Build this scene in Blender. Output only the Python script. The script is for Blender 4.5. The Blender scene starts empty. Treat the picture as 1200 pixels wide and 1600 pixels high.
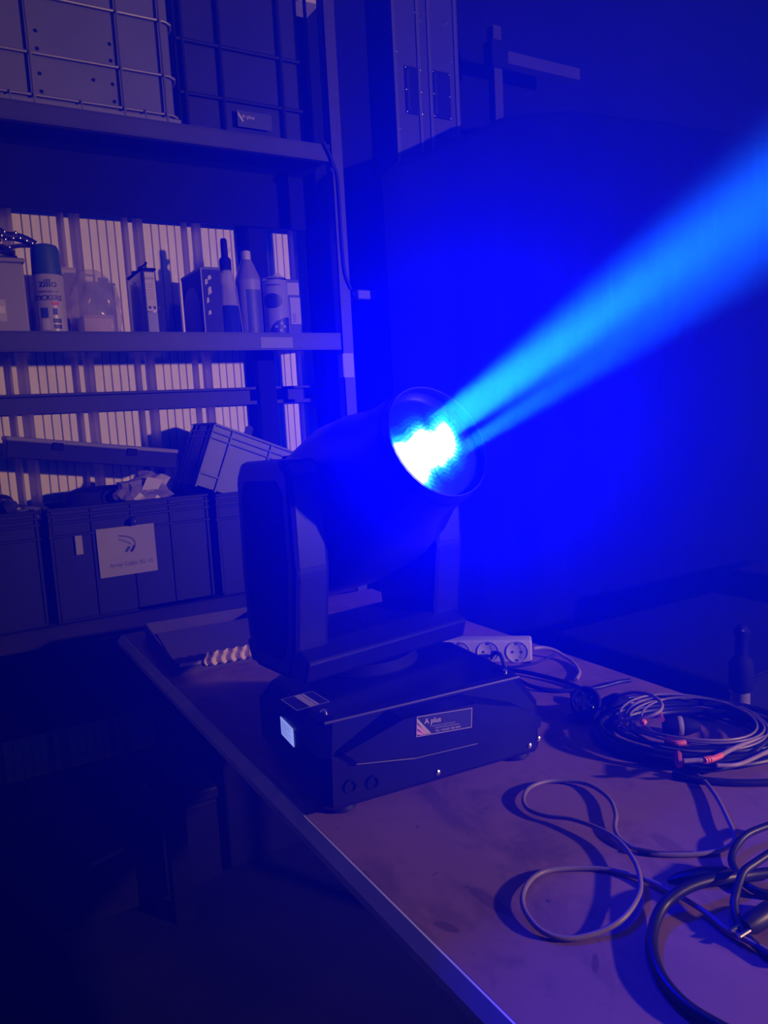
import bpy, bmesh, math, random
from mathutils import Vector, Matrix
random.seed(7)
sc = bpy.context.scene
C = sc.collection
# ------------------------------------------------------------------ camera
F_PX = 1200.0
CAM = Vector((0.0, 0.0, 1.35))
AX = Vector((0.85658163, -0.11127163, 0.50387155))     # world X seen in camera axes (right, down, forward)
AY = Vector((-0.51324714, -0.0827818, 0.85423916))
AZ = Vector((-0.05334119, -0.9903362, -0.12801921))
cd = bpy.data.cameras.new('camera'); cam = bpy.data.objects.new('camera', cd); C.objects.link(cam)
cd.sensor_fit = 'VERTICAL'; cd.sensor_height = 36.0; cd.sensor_width = 27.0
cd.lens = 36.0 * F_PX / 1600.0; cd.clip_start = 0.02; cd.clip_end = 60
cam.matrix_world = Matrix(((AX.x, -AX.y, -AX.z, CAM.x), (AY.x, -AY.y, -AY.z, CAM.y), (AZ.x, -AZ.y, -AZ.z, CAM.z), (0, 0, 0, 1)))
sc.camera = cam
# ------------------------------------------------------------------ view, world haze, lights
sc.view_settings.view_transform = 'Standard'; sc.view_settings.look = 'None'
sc.view_settings.gamma = 1.0; sc.view_settings.use_curve_mapping = False
sc.view_settings.exposure = 0.0
sc.cycles.use_denoising = True
sc.cycles.max_bounces = 6; sc.cycles.volume_bounces = 0; sc.cycles.transparent_max_bounces = 12
sc.cycles.sample_clamp_indirect = 4.0
sc.cycles.caustics_reflective = False; sc.cycles.caustics_refractive = False
HAZE = 0.16; HAZE_G = 0.58
w = bpy.data.worlds.new('world'); sc.world = w; w.use_nodes = True
wn = w.node_tree; wn.nodes.clear()
wo = wn.nodes.new('ShaderNodeOutputWorld'); wb = wn.nodes.new('ShaderNodeBackground')
wb.inputs['Color'].default_value = (0, 0, 0, 1); wb.inputs['Strength'].default_value = 0
vs = wn.nodes.new('ShaderNodeVolumeScatter')
vs.inputs['Color'].default_value = (0.02, 0.10, 1.0, 1); vs.inputs['Density'].default_value = HAZE
vs.inputs['Anisotropy'].default_value = HAZE_G
wn.links.new(wb.outputs[0], wo.inputs['Surface']); wn.links.new(vs.outputs[0], wo.inputs['Volume'])

def light(name, kind, loc, color, power, **kw):
    d = bpy.data.lights.new(name, kind); d.color = color; d.energy = power
    for k, v in kw.items(): setattr(d, k, v)
    o = bpy.data.objects.new(name, d); C.objects.link(o); o.location = loc
    return o
WARM = (1.0, 0.60, 0.55)
light('work_lamp_light', 'POINT', (2.45, -1.4, 1.72), WARM, 270, shadow_soft_size=0.05)
light('ceiling_lamp_light', 'POINT', (1.1, 0.6, 3.25), WARM, 4, shadow_soft_size=0.10)
# the lens of the moving head: spill in front of the lens and the beam itself
PIV = Vector((0.605, 1.13, 1.198))
YAW = math.radians(7.7); TILT = math.radians(26.0)
BEAM = Vector((math.sin(YAW) * math.cos(TILT), -math.cos(YAW) * math.cos(TILT), math.sin(TILT)))
LENS = PIV + BEAM * 0.25
SIDE = Vector((math.cos(YAW), math.sin(YAW), 0)); UPV = SIDE.cross(-BEAM).normalized() * -1
if UPV.z < 0: UPV = -UPV
SPILL = (0.0, 0.0, 1.0)
sp = light('lens_spill_light', 'AREA', LENS + BEAM * 0.004, SPILL, 32, shape='DISK', size=0.06, spread=math.radians(180))
sp.rotation_euler = BEAM.to_track_quat('-Z', 'Y').to_euler()
def beam_light(name, off, sx, sy, spread, color, power):
    o = light(name, 'AREA', LENS + BEAM * 0.012 + SIDE * off[0] + UPV * off[1], color, power, shape='ELLIPSE', size=sx, size_y=sy, spread=math.radians(spread))
    o.rotation_euler = BDIR.to_track_quat('-Z', 'Y').to_euler()
    return o
BLUE = (0.0, 0.05, 1.0); CYAN = (0.15, 1.0, 0.5)
BT = math.radians(24.0); BDIR = Vector((math.sin(YAW) * math.cos(BT), -math.cos(YAW) * math.cos(BT), math.sin(BT)))
beam_light('beam_light', (0.0, 0.020), 0.070, 0.044, 12, BLUE, 5.0)
beam_light('beam_light_lower', (0.01, -0.028), 0.06, 0.016, 8, BLUE, 1.3)
beam_light('beam_glare_light', (0.0, 0.014), 0.062, 0.042, 11, CYAN, 9.5)
beam_light('beam_glare_light_lower', (0.01, -0.027), 0.05, 0.012, 8, CYAN, 1.2)

# ------------------------------------------------------------------ helpers
def ray(px, py):
    a = Vector(((px - 600) / F_PX, (py - 800) / F_PX, 1.0))
    return Vector((AX.dot(a), AY.dot(a), AZ.dot(a)))
def at_z(px, py, z): d = ray(px, py); return CAM + d * ((z - CAM.z) / d.z)
def at_y(px, py, y): d = ray(px, py); return CAM + d * ((y - CAM.y) / d.y)
def at_x(px, py, x): d = ray(px, py); return CAM + d * ((x - CAM.x) / d.x)

_m = {}
def mat(name, col, rough=0.6, metal=0.0, var=0.0, vscale=8.0, bump=0.0, bscale=60.0, spec=0.5, stretch=None, coat=0.0):
    if name in _m: return _m[name]
    m = bpy.data.materials.new(name); m.use_nodes = True; nt = m.node_tree; b = nt.nodes['Principled BSDF']
    b.inputs['Base Color'].default_value = (*col, 1); b.inputs['Roughness'].default_value = rough
    b.inputs['Metallic'].default_value = metal; b.inputs['Specular IOR Level'].default_value = spec
    b.inputs['Coat Weight'].default_value = coat
    tc = nt.nodes.new('ShaderNodeTexCoord'); mp = nt.nodes.new('ShaderNodeMapping')
    nt.links.new(tc.outputs['Object'], mp.inputs['Vector'])
    if stretch: mp.inputs['Scale'].default_value = stretch
    n = nt.nodes.new('ShaderNodeTexNoise'); n.inputs['Scale'].default_value = vscale; n.inputs['Detail'].default_value = 5
    nt.links.new(mp.outputs[0], n.inputs['Vector'])
    r = nt.nodes.new('ShaderNodeValToRGB')
    v = max(var, 0.04)
    r.color_ramp.elements[0].position = 0.3; r.color_ramp.elements[1].position = 0.7
    r.color_ramp.elements[0].color = (*[c * (1 - v) for c in col], 1)
    r.color_ramp.elements[1].color = (*[min(1, c * (1 + v)) for c in col], 1)
    nt.links.new(n.outputs['Fac'], r.inputs['Fac']); nt.links.new(r.outputs['Color'], b.inputs['Base Color'])
    if bump > 0:
        n2 = nt.nodes.new('ShaderNodeTexNoise'); n2.inputs['Scale'].default_value = bscale; n2.inputs['Detail'].default_value = 3
        nt.links.new(mp.outputs[0], n2.inputs['Vector'])
        bp = nt.nodes.new('ShaderNodeBump'); bp.inputs['Strength'].default_value = bump; bp.inputs['Distance'].default_value = 0.004
        nt.links.new(n2.outputs['Fac'], bp.inputs['Height']); nt.links.new(bp.outputs['Normal'], b.inputs['Normal'])
    _m[name] = m
    return m
def mat_glass(name, col, rough=0.05, alpha=0.35):
    if name in _m: return _m[name]
    m = bpy.data.materials.new(name); m.use_nodes = True; nt = m.node_tree; nt.nodes.clear()
    o = nt.nodes.new('ShaderNodeOutputMaterial'); mx = nt.nodes.new('ShaderNodeMixShader')
    t = nt.nodes.new('ShaderNodeBsdfTransparent'); p = nt.nodes.new('ShaderNodeBsdfPrincipled')
    p.inputs['Base Color'].default_value = (*col, 1); p.inputs['Roughness'].default_value = rough
    t.inputs['Color'].default_value = (*[0.5 + 0.5 * c for c in col], 1)
    mx.inputs[0].default_value = alpha
    nt.links.new(t.outputs[0], mx.inputs[1]); nt.links.new(p.outputs[0], mx.inputs[2]); nt.links.new(mx.outputs[0], o.inputs['Surface'])
    _m[name] = m; return m
def mat_emit(name, col, s):
    m = bpy.data.materials.new(name); m.use_nodes = True; b = m.node_tree.nodes['Principled BSDF']
    b.inputs['Base Color'].default_value = (*[c * 0.3 for c in col], 1)
    b.inputs['Emission Color'].default_value = (*col, 1); b.inputs['Emission Strength'].default_value = s
    return m

class MB:
    """collects shapes into one mesh"""
    def __init__(self): self.bm = bmesh.new()
    def _xf(self, vs, M):
        if M is not None: bmesh.ops.transform(self.bm, matrix=M, verts=vs)
    def box(self, x0, y0, z0, x1, y1, z1, r=0.0, seg=2, M=None):
        b = bmesh.new(); bmesh.ops.create_cube(b, size=1.0)
        bmesh.ops.transform(b, matrix=Matrix.Translation(((x0+x1)/2, (y0+y1)/2, (z0+z1)/2)) @ Matrix.Diagonal((abs(x1-x0), abs(y1-y0), abs(z1-z0), 1)), verts=b.verts)
        if r > 0: bmesh.ops.bevel(b, geom=list(b.edges), offset=r, segments=seg, affect='EDGES', profile=0.5)
        if M is not None: bmesh.ops.transform(b, matrix=M, verts=b.verts)
        self._merge(b); return self
    def _merge(self, b):
        me = bpy.data.meshes.new('tmp'); b.to_mesh(me); b.free(); self.bm.from_mesh(me); bpy.data.meshes.remove(me)
    def prism(self, poly, axis, a, b_, M=None, r=0.0):
        """poly of 2D points extruded along axis from a to b_. axis 'x': pts are (y,z); 'y': (x,z); 'z': (x,y)"""
        b = bmesh.new()
        def P(p, t): return {'x': (t, p[0], p[1]), 'y': (p[0], t, p[1]), 'z': (p[0], p[1], t)}[axis]
        A = [b.verts.new(P(p, a)) for p in poly]; B = [b.verts.new(P(p, b_)) for p in poly]
        b.faces.new(A); b.faces.new(B)
        n = len(poly)
        for i in range(n): b.faces.new((A[i], A[(i+1) % n], B[(i+1) % n], B[i]))
        bmesh.ops.recalc_face_normals(b, faces=b.faces)
        if r > 0: bmesh.ops.bevel(b, geom=list(b.edges), offset=r, segments=2, affect='EDGES', profile=0.5)
        if M is not None: bmesh.ops.transform(b, matrix=M, verts=b.verts)
        self._merge(b); return self
    def loft(self, rings, cap=True, closed=True):
        b = bmesh.new(); R = [[b.verts.new(p) for p in ring] for ring in rings]
        for i in range(len(R) - 1):
            n = len(R[i])
            for j in range(n if closed else n - 1):
                b.faces.new((R[i][j], R[i][(j+1) % n], R[i+1][(j+1) % n], R[i+1][j]))
        if cap:
            b.faces.new(R[0]); b.faces.new(R[-1])
        bmesh.ops.recalc_face_normals(b, faces=b.faces); self._merge(b); return self
    def lathe(self, prof, n=28, M=None, cap=True):
        rings = []
        for r, z in prof:
            rings.append([Vector((max(r, 1e-5) * math.cos(2*math.pi*k/n), max(r, 1e-5) * math.sin(2*math.pi*k/n), z)) for k in range(n)])
        if M is not None: rings = [[M @ p for p in ring] for ring in rings]
        return self.loft(rings, cap)
    def tube(self, pts, r, n=8, cap=True, closed=False):
        pts = [Vector(p) for p in pts]; rings = []; up = Vector((0, 0, 1)); N = len(pts); prev = None
        for i, p in enumerate(pts):
            if closed: t = pts[(i+1) % N] - pts[(i-1) % N]
            else: t = pts[min(i+1, N-1)] - pts[max(i-1, 0)]
            if t.length < 1e-9: t = Vector((1, 0, 0))
            t.normalize()
            if prev is None:
                a = t.cross(up)
                if a.length < 0.05: a = t.cross(Vector((1, 0, 0)))
            else:
                a = prev - t * prev.dot(t)
            a.normalize(); prev = a; c = t.cross(a)
            rr = r[i] if isinstance(r, (list, tuple)) else r
            rings.append([p + (a * math.cos(2*math.pi*k/n) + c * math.sin(2*math.pi*k/n)) * rr for k in range(n)])
        if closed: rings.append(rings[0]); return self.loft(rings, False)
        return self.loft(rings, cap)
    def quad(self, pts):
        b = bmesh.new(); b.faces.new([b.verts.new(p) for p in pts]); self._merge(b); return self
    def build(self, name, m, parent=None, smooth=False, M=None):
        me = bpy.data.meshes.new(name)
        bmesh.ops.remove_doubles(self.bm, verts=self.bm.verts, dist=1e-6)
        self.bm.to_mesh(me); self.bm.free()
        if smooth:
            for p in me.polygons: p.use_smooth = True
            try: me.set_sharp_from_angle(angle=math.radians(38))
            except Exception: pass
        me.materials.append(m)
        o = bpy.data.objects.new(name, me); C.objects.link(o)
        if parent: o.parent = parent
        if M is not None: o.matrix_local = M
        return o
def tag(o, label=None, cat=None, group=None, kind=None):
    if label: o['label'] = label
    if cat: o['category'] = cat
    if group: o['group'] = group
    if kind: o['kind'] = kind
    return o
def thing(name, label, cat, loc=(0, 0, 0), rz=0.0, group=None):
    o = bpy.data.objects.new(name, None); C.objects.link(o); o.location = loc; o.rotation_euler = (0, 0, rz)
    o.empty_display_size = 0.05
    return tag(o, label, cat, group)
def share(o, parent, loc, rot=None, name=None):
    c = bpy.data.objects.new(name or o.name.split('.')[0], o.data); C.objects.link(c); c.parent = parent; c.location = loc
    if rot: c.rotation_euler = rot
    return c
def spline(pts, sub=8, closed=False):
    pts = [Vector(p) for p in pts]; out = []; N = len(pts)
    rng = range(N) if closed else range(N - 1)
    for i in rng:
        if closed: p0, p1, p2, p3 = pts[(i-1) % N], pts[i], pts[(i+1) % N], pts[(i+2) % N]
        else: p0, p1, p2, p3 = pts[max(i-1, 0)], pts[i], pts[i+1], pts[min(i+2, N-1)]
        for k in range(sub):
            t = k / sub
            out.append(0.5 * ((2*p1) + (p2 - p0)*t + (2*p0 - 5*p1 + 4*p2 - p3)*t*t + (3*p1 - p0 - 3*p2 + p3)*t**3))
    if not closed: out.append(pts[-1])
    return out
def text_mesh(name, s, size, m, parent, M, fn=None, bold=False, extrude=0.0):
    """flat lettering: text laid in its own XY plane, placed by M (a matrix in the parent's frame)"""
    cu = bpy.data.curves.new('t', 'FONT'); cu.body = s; cu.size = size; cu.resolution_u = 3; cu.align_x = 'LEFT'
    cu.offset = size * 0.02 if bold else 0
    to = bpy.data.objects.new('t', cu); C.objects.link(to)
    dg = bpy.context.evaluated_depsgraph_get(); me = bpy.data.meshes.new_from_object(to.evaluated_get(dg))
    bpy.data.objects.remove(to); bpy.data.curves.remove(cu)
    if fn:
        for v in me.vertices: v.co = fn(v.co)
    else: me.transform(M)
    me.materials.clear(); me.materials.append(m)
    o = bpy.data.objects.new(name, me); C.objects.link(o); o.parent = parent
    return o
def plane_M(o, u, v):
    """matrix with origin o, x axis u, y axis v"""
    u = Vector(u).normalized(); v = Vector(v); n = u.cross(v).normalized(); v = n.cross(u)
    return Matrix(((u.x, v.x, n.x, o[0]), (u.y, v.y, n.y, o[1]), (u.z, v.z, n.z, o[2]), (0, 0, 0, 1)))

# ------------------------------------------------------------------ materials
STEEL = mat('painted_grey_steel', (0.040, 0.033, 0.038), 0.5, 0.0, 0.15, 6, 0.05, spec=0.25)
DKSTEEL = mat('dark_steel', (0.006, 0.0055, 0.007), 0.7, 0.0, 0.2, 8, spec=0.08)
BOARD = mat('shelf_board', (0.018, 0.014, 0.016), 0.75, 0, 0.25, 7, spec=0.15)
SHEET = mat('galvanised_sheet', (0.78, 0.72, 0.74), 0.45, 0.0, 0.10, 20, 0.06, 200, stretch=(1, 1, 0.15))
CONCRETE = mat('dark_concrete', (0.012, 0.011, 0.012), 0.85, 0, 0.3, 3, 0.1, spec=0.1)
DARKWALL = mat('dark_wall', (0.008, 0.007, 0.008), 0.9, 0, 0.2, 2, spec=0.05)
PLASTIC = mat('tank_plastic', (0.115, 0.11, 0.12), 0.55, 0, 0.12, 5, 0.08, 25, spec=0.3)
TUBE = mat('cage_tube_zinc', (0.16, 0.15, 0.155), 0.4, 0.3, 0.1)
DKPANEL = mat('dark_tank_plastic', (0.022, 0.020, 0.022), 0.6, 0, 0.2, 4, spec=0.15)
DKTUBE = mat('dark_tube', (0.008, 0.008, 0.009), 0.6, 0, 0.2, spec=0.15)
BLK = mat('black_shell', (0.008, 0.007, 0.009), 0.36, 0, 0.15, 30, 0.02, 300, spec=0.28)
BLKM = mat('black_matt', (0.007, 0.006, 0.008), 0.7, 0, 0.2, 20, spec=0.12)
RUB = mat('black_rubber', (0.010, 0.009, 0.011), 0.42, 0, 0.15, 30, spec=0.4)
GREYCB = mat('grey_cable_sheath', (0.21, 0.165, 0.165), 0.45, 0, 0.12, 30)
PALECB = mat('pale_cable_sheath', (0.30, 0.23, 0.22), 0.5, 0, 0.1, 30)
ORANGE = mat('orange_tape', (0.85, 0.16, 0.07), 0.5, 0, 0.1)
REDTAPE = mat('red_tape', (0.40, 0.08, 0.10), 0.5, 0, 0.1)
WHITE = mat('white_plastic', (0.50, 0.47, 0.48), 0.4, 0, 0.05)
PAPER = mat('white_paper', (0.55, 0.50, 0.50), 0.8, 0, 0.06, 12)
INK = mat('dark_print', (0.03, 0.03, 0.05), 0.7)
BLUEINK = mat('blue_print', (0.03, 0.05, 0.35), 0.6)
REDINK = mat('red_print', (0.55, 0.10, 0.12), 0.6)
PINKINK = mat('pink_print', (0.80, 0.35, 0.70), 0.6)
GREYINK = mat('grey_print', (0.35, 0.32, 0.36), 0.6)
CHROME = mat('bright_metal', (0.75, 0.73, 0.74), 0.2, 1.0, 0.05)
ALU = mat('aluminium_panel', (0.05, 0.045, 0.05), 0.5, 0.2, 0.1, 6, spec=0.3)
CARD = mat('brown_cardboard', (0.07, 0.05, 0.045), 0.85, 0, 0.15, 9, 0.1, 80)
DKCARD = mat('dark_cardboard', (0.03, 0.025, 0.03), 0.7, 0, 0.2, 8, spec=0.2)
CRATE = mat('grey_crate_plastic', (0.11, 0.115, 0.17), 0.5, 0, 0.1, 8)
DKCRATE = mat('black_crate_plastic', (0.007, 0.006, 0.008), 0.55, 0, 0.2, 8, spec=0.22)
GREENCAP = mat('green_cap_plastic', (0.02, 0.06, 0.03), 0.5)
CANBODY = mat('can_enamel', (0.36, 0.32, 0.33), 0.22, 0.0, 0.05, coat=0.8)
TINBLUE = mat('tin_dark_blue', (0.05, 0.045, 0.10), 0.3, 0.1, 0.12, 20, coat=0.5)
NAVY = mat('navy_print', (0.02, 0.02, 0.09), 0.5)
FILM = mat_glass('clear_film', (0.75, 0.68, 0.70), 0.14, 0.24)
BLUELIQ = mat_glass('blue_bottle', (0.02, 0.03, 0.35), 0.08, 0.9)
CLEARB = mat_glass('clear_bottle', (0.45, 0.40, 0.50), 0.1, 0.6)
CLOTH = mat('black_cloth', (0.004, 0.004, 0.005), 0.95, 0, 0.2, 5, spec=0.03)

def wood_mat():
    m = bpy.data.materials.new('worn_plywood'); m.use_nodes = True; nt = m.node_tree; b = nt.nodes['Principled BSDF']
    tc = nt.nodes.new('ShaderNodeTexCoord')
    def noise(scale, stretch, det=6, rough=0.6):
        mp = nt.nodes.new('ShaderNodeMapping'); mp.inputs['Scale'].default_value = stretch
        nt.links.new(tc.outputs['Object'], mp.inputs['Vector'])
        n = nt.nodes.new('ShaderNodeTexNoise'); n.inputs['Scale'].default_value = scale; n.inputs['Detail'].default_value = det
        n.inputs['Roughness'].default_value = rough; n.inputs['Distortion'].default_value = 0.4
        nt.links.new(mp.outputs[0], n.inputs['Vector']); return n
    def ramp(n, e):
        r = nt.nodes.new('ShaderNodeValToRGB'); r.color_ramp.elements[0].position = e[0][0]; r.color_ramp.elements[0].color = (*e[0][1], 1)
        r.color_ramp.elements[1].position = e[1][0]; r.color_ramp.elements[1].color = (*e[1][1], 1)
        nt.links.new(n.outputs['Fac'], r.inputs['Fac']); return r
    def mul(a, bb):
        x = nt.nodes.new('ShaderNodeMix'); x.data_type = 'RGBA'; x.blend_type = 'MULTIPLY'; x.inputs[0].default_value = 1.0
        nt.links.new(a.outputs[0] if a.bl_idname == 'ShaderNodeValToRGB' else a.outputs[2], x.inputs[6]); nt.links.new(bb.outputs[0], x.inputs[7]); return x
    base = ramp(noise(5, (1, 0.35, 1)), ((0.3, (0.20, 0.105, 0.10)), (0.7, (0.27, 0.145, 0.135))))
    blot = ramp(noise(9, (1, 0.6, 1), 8, 0.7), ((0.36, (0.62, 0.60, 0.62)), (0.50, (1, 1, 1))))
    spots = ramp(noise(38, (1, 1, 1), 3), ((0.24, (0.35, 0.33, 0.36)), (0.30, (1, 1, 1))))
    scr = ramp(noise(16, (1, 0.08, 1), 4), ((0.28, (0.72, 0.70, 0.72)), (0.36, (1, 1, 1))))
    x = mul(mul(mul(base, blot), spots), scr)
    for (px, py, a_, b_, rot, dk) in ((765, 1408, .040, .0095, -.95, .62), (697, 1448, .018, .007, .3, .55), (930, 1505, .016, .004, -.9, .6), (572, 1368, .014, .005, -.3, .7), (1045, 1320, .035, .012, -.5, .75)):
        e_ = at_z(px + 40, py + 27, .80) - at_z(px - 40, py - 27, .80); rot = math.atan2(e_.y, e_.x) + (0 if a_ > .03 else rot)
        c = at_z(px, py, .80); mp = nt.nodes.new('ShaderNodeMapping'); mp.vector_type = 'TEXTURE'
        mp.inputs['Location'].default_value = c; mp.inputs['Rotation'].default_value = (0, 0, rot); mp.inputs['Scale'].default_value = (a_, b_, 1)
        nt.links.new(tc.outputs['Object'], mp.inputs['Vector'])
        ln = nt.nodes.new('ShaderNodeVectorMath'); ln.operation = 'LENGTH'; nt.links.new(mp.outputs[0], ln.inputs[0])
        rr = nt.nodes.new('ShaderNodeValToRGB'); rr.color_ramp.elements[0].position = .75; rr.color_ramp.elements[0].color = (dk, dk * .97, dk, 1); rr.color_ramp.elements[1].position = 1.0
        nt.links.new(ln.outputs['Value'], rr.inputs['Fac']); x = mul(x, rr)
    nt.links.new(x.outputs[2], b.inputs['Base Color']); b.inputs['Roughness'].default_value = 0.62
    return m
WOOD = wood_mat()

# ------------------------------------------------------------------ the setting
def struct(name, mb, m, label=None):
    o = mb.build(name, m); o['kind'] = 'structure'
    if label: o['label'] = label
    return o
X0, X1, Y0, YW, ZC = -1.67, 4.2, -2.8, 2.65, 3.5
struct('floor', MB().box(X0 - .1, Y0 - .1, -0.1, X1 + .1, YW + .22, 0), CONCRETE, 'dark bare workshop floor')
struct('ceiling', MB().box(X0 - .1, Y0 - .1, ZC, X1 + .1, YW + .2, ZC + .1), DARKWALL, 'dark ceiling')
struct('wall_left', MB().box(X0 - .1, Y0, 0, X0, YW + .1, ZC), DARKWALL, 'dark side wall')
struct('wall_right', MB().box(X1, Y0, 0, X1 + .1, YW + .1, ZC), DARKWALL, 'dark side wall')
struct('wall_front', MB().box(X0, Y0 - .1, 0, X1, Y0, ZC), DARKWALL, 'dark wall behind the camera')
wall = struct('wall_back', MB().box(X0 - .1, YW + .066, 0, X1 + .1, YW + .18, ZC), DARKWALL, 'pale corrugated metal wall behind the shelves')
# trapezoid sheets, each one its own piece; profile measured off the photograph: wide crest with fine grooves, then two valleys with a narrow rib between
P = 0.1965
def sheet_profile(n):
    pts = []
    for k in range(n):
        x = k * P; dv = 0.060
        def add(f, d): pts.append((x + f * P, d))
        add(0.0, 0)
        for g in (0.135, 0.265, 0.405, 0.535):
            add(g - .012, 0); add(g - .006, .010); add(g + .006, .010); add(g + .012, 0)
        add(0.640, 0); add(0.665, dv); add(0.740, dv); add(0.762, 0.004); add(0.830, 0.004); add(0.852, dv); add(0.972, dv); add(0.999, 0)
    return pts
nper = 5; sp_ = sheet_profile(nper)
xs = 0.3063
first = None
for i in (-2, -1, 0):
    x = xs + i * nper * P
    if first is None:
        b = MB(); b.loft([[Vector((px_, YW + d, z)) for px_, d in sp_] for z in (0.0, ZC)], cap=False, closed=False)
        first = b.build('metal_sheet', SHEET, wall); first.location = (x, 0, 0)
    else: share(first, wall, (x, 0, 0), name='metal_sheet')
# wall girt (horizontal rail) and a dark building column
zr0, zr1 = at_y(200, 640, YW - .05).z, at_y(200, 611, YW - .05).z
g = struct('trim_1', MB().box(X0, YW - .055, zr0, X1, YW - .003, zr0 + .012).box(X0, YW - .022, zr0, X1, YW - .003, zr1).box(X0, YW - .055, zr1 - .008, X1, YW - .003, zr1), mat('rail_steel', (0.035, 0.03, 0.034), 0.55, spec=0.2), 'horizontal steel rail fixed across the corrugated wall')
xc = 1.30
struct('trim_2', MB().box(xc, 2.555, 0, xc + .24, 2.567, ZC).box(xc + .11, 2.567, 0, xc + .13, 2.635, ZC).box(xc, 2.635, 0, xc + .24, 2.647, ZC), DKSTEEL, 'dark steel building column beside the shelves')

# ------------------------------------------------------------------ storage rack
rack = thing('storage_rack', 'tall grey steel shelving rack against the corrugated wall', 'shelf rack', (0.4, 2.45, 0))
def rp(mb, name, m, label=None):
    o = mb.build(name, m, rack, M=Matrix.Translation((-0.4, -2.45, 0)))
    if label: o['label'] = label
    return o
XL, XR = -0.50, 1.25
for x in (XL, XR):
    rp(MB().box(x - .02, 2.300, 0, x + .022, 2.304, 3.1).box(x - .02, 2.30, 0, x - .016, 2.34, 3.1), 'post', STEEL, 'pale angle steel post')
rp(MB().box(1.037, 2.578, 0, 1.103, 2.62, 3.1, .003), 'rear_post', DKSTEEL)
rp(MB().box(XL - .02, 2.575, 0, XL + .04, 2.62, 3.1, .003), 'rear_post', DKSTEEL)
for zt, zb, ti in ((2.214, 2.163, 'upper'), (1.62, 1.566, 'middle'), (0.80, 0.745, 'lower')):
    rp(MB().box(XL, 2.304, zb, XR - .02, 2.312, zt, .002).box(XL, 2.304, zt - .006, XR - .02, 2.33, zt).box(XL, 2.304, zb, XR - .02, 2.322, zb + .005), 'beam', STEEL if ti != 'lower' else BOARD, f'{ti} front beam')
    rp(MB().box(XL, 2.33, zt - .03, XR, 2.60, zt - .004), 'board', BOARD, f'{ti} shelf board')
rp(MB().box(XL, 2.578, .40, 1.037, 2.60, .765, .003), 'shade_strip', DKSTEEL)  # added dark panel hiding the lit wall below the lower shelf
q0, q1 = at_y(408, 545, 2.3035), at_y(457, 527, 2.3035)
rp(MB().box(q0.x, 2.3028, q0.z + .002, q1.x, 2.3042, q1.z, .0004, 1), 'beam_lit_patch', mat('lit_patch_pale', (.11, .10, .12), .5), 'pale plate standing in for a lit patch on the middle beam')  # lit patch of the beam, painted as a thin paler plate
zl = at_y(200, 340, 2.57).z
rp(MB().box(XL, 2.555, zl, XR, 2.575, 2.184, .003), 'shade_strip', DKSTEEL)  # dark strip in place of the upper shelf's shadow on the wall

# ------------------------------------------------------------------ workbench
TZ = 0.80; TX0, TX1, TY0, TY1 = 0.396, 1.165, -0.15, 2.08
bench = thing('workbench', 'worn plywood workbench with a grey edge strip under the moving light', 'workbench', ((TX0 + TX1) / 2, 0.95, 0))
def bp_(mb, name, m): return mb.build(name, m, bench, M=Matrix.Translation((-(TX0 + TX1) / 2, -0.95, 0)))
bp_(MB().box(TX0 + .003, TY0, TZ - .024, TX1, TY1, TZ), 'table_top', WOOD)
EDGE = mat('blue_grey_edge_strip', (0.55, 0.55, 0.80), 0.5, 0, 0.15, 14)
bp_(MB().prism([(TX0 + .003, TZ - .0003), (TX0, TZ - .0003), (TX0 - .0126, TZ - .0126), (TX0 - .0126, TZ - .024), (TX0 + .003, TZ - .024)], 'y', TY0, TY1), 'edge_strip', EDGE)
for x in (TX0 + .05, TX1 - .09):
    for y in (TY0 + .05, TY1 - .10): bp_(MB().box(x, y, 0, x + .05, y + .05, TZ - .10), 'leg', DKSTEEL)
bp_(MB().box(TX0 + .05, TY0 + .05, TZ - .10, TX0 + .07, TY1 - .05, TZ - .024), 'apron', DKSTEEL)
bp_(MB().box(TX1 - .06, TY0 + .05, TZ - .10, TX1 - .04, TY1 - .05, TZ - .024), 'apron', DKSTEEL)

# ------------------------------------------------------------------ moving head light
BRZ = math.radians(-4.7)
BO = Vector((0.597, 0.886, TZ))            # middle of the base's front bottom edge
mh = thing('moving_head_light', 'black moving head stage light with glowing lens on the plywood bench', 'stage light', BO, BRZ)
Binv = Matrix.Rotation(-BRZ, 4, 'Z') @ Matrix.Translation(-BO)
HW, DP = 0.184, 0.30
def ring_rect(x, y0, y1, c, z): return [Vector(p) for p in ((-x + c, y0, z), (x - c, y0, z), (x, y0 + c, z), (x, y1 - c, z), (x - c, y1, z), (-x + c, y1, z), (-x, y1 - c, z), (-x, y0 + c, z))]
base = MB().loft([ring_rect(HW - .004, .004, DP - .004, .010, .012), ring_rect(HW, 0, DP, .012, .018), ring_rect(HW, 0, DP, .014, .088), ring_rect(HW - .012, .034, DP - .034, .020, .126), ring_rect(HW - .018, .042, DP - .042, .018, .130)]).build('base', BLK, mh)
for x in (-.150, .150):
    for y in (.03, DP - .03):
        MB().lathe([(0, 0), (.020, 0), (.024, .004), (.022, .016), (0, .016)], 20, Matrix.Translation((x, y, 0))).build('foot', RUB, mh, True)
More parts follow.
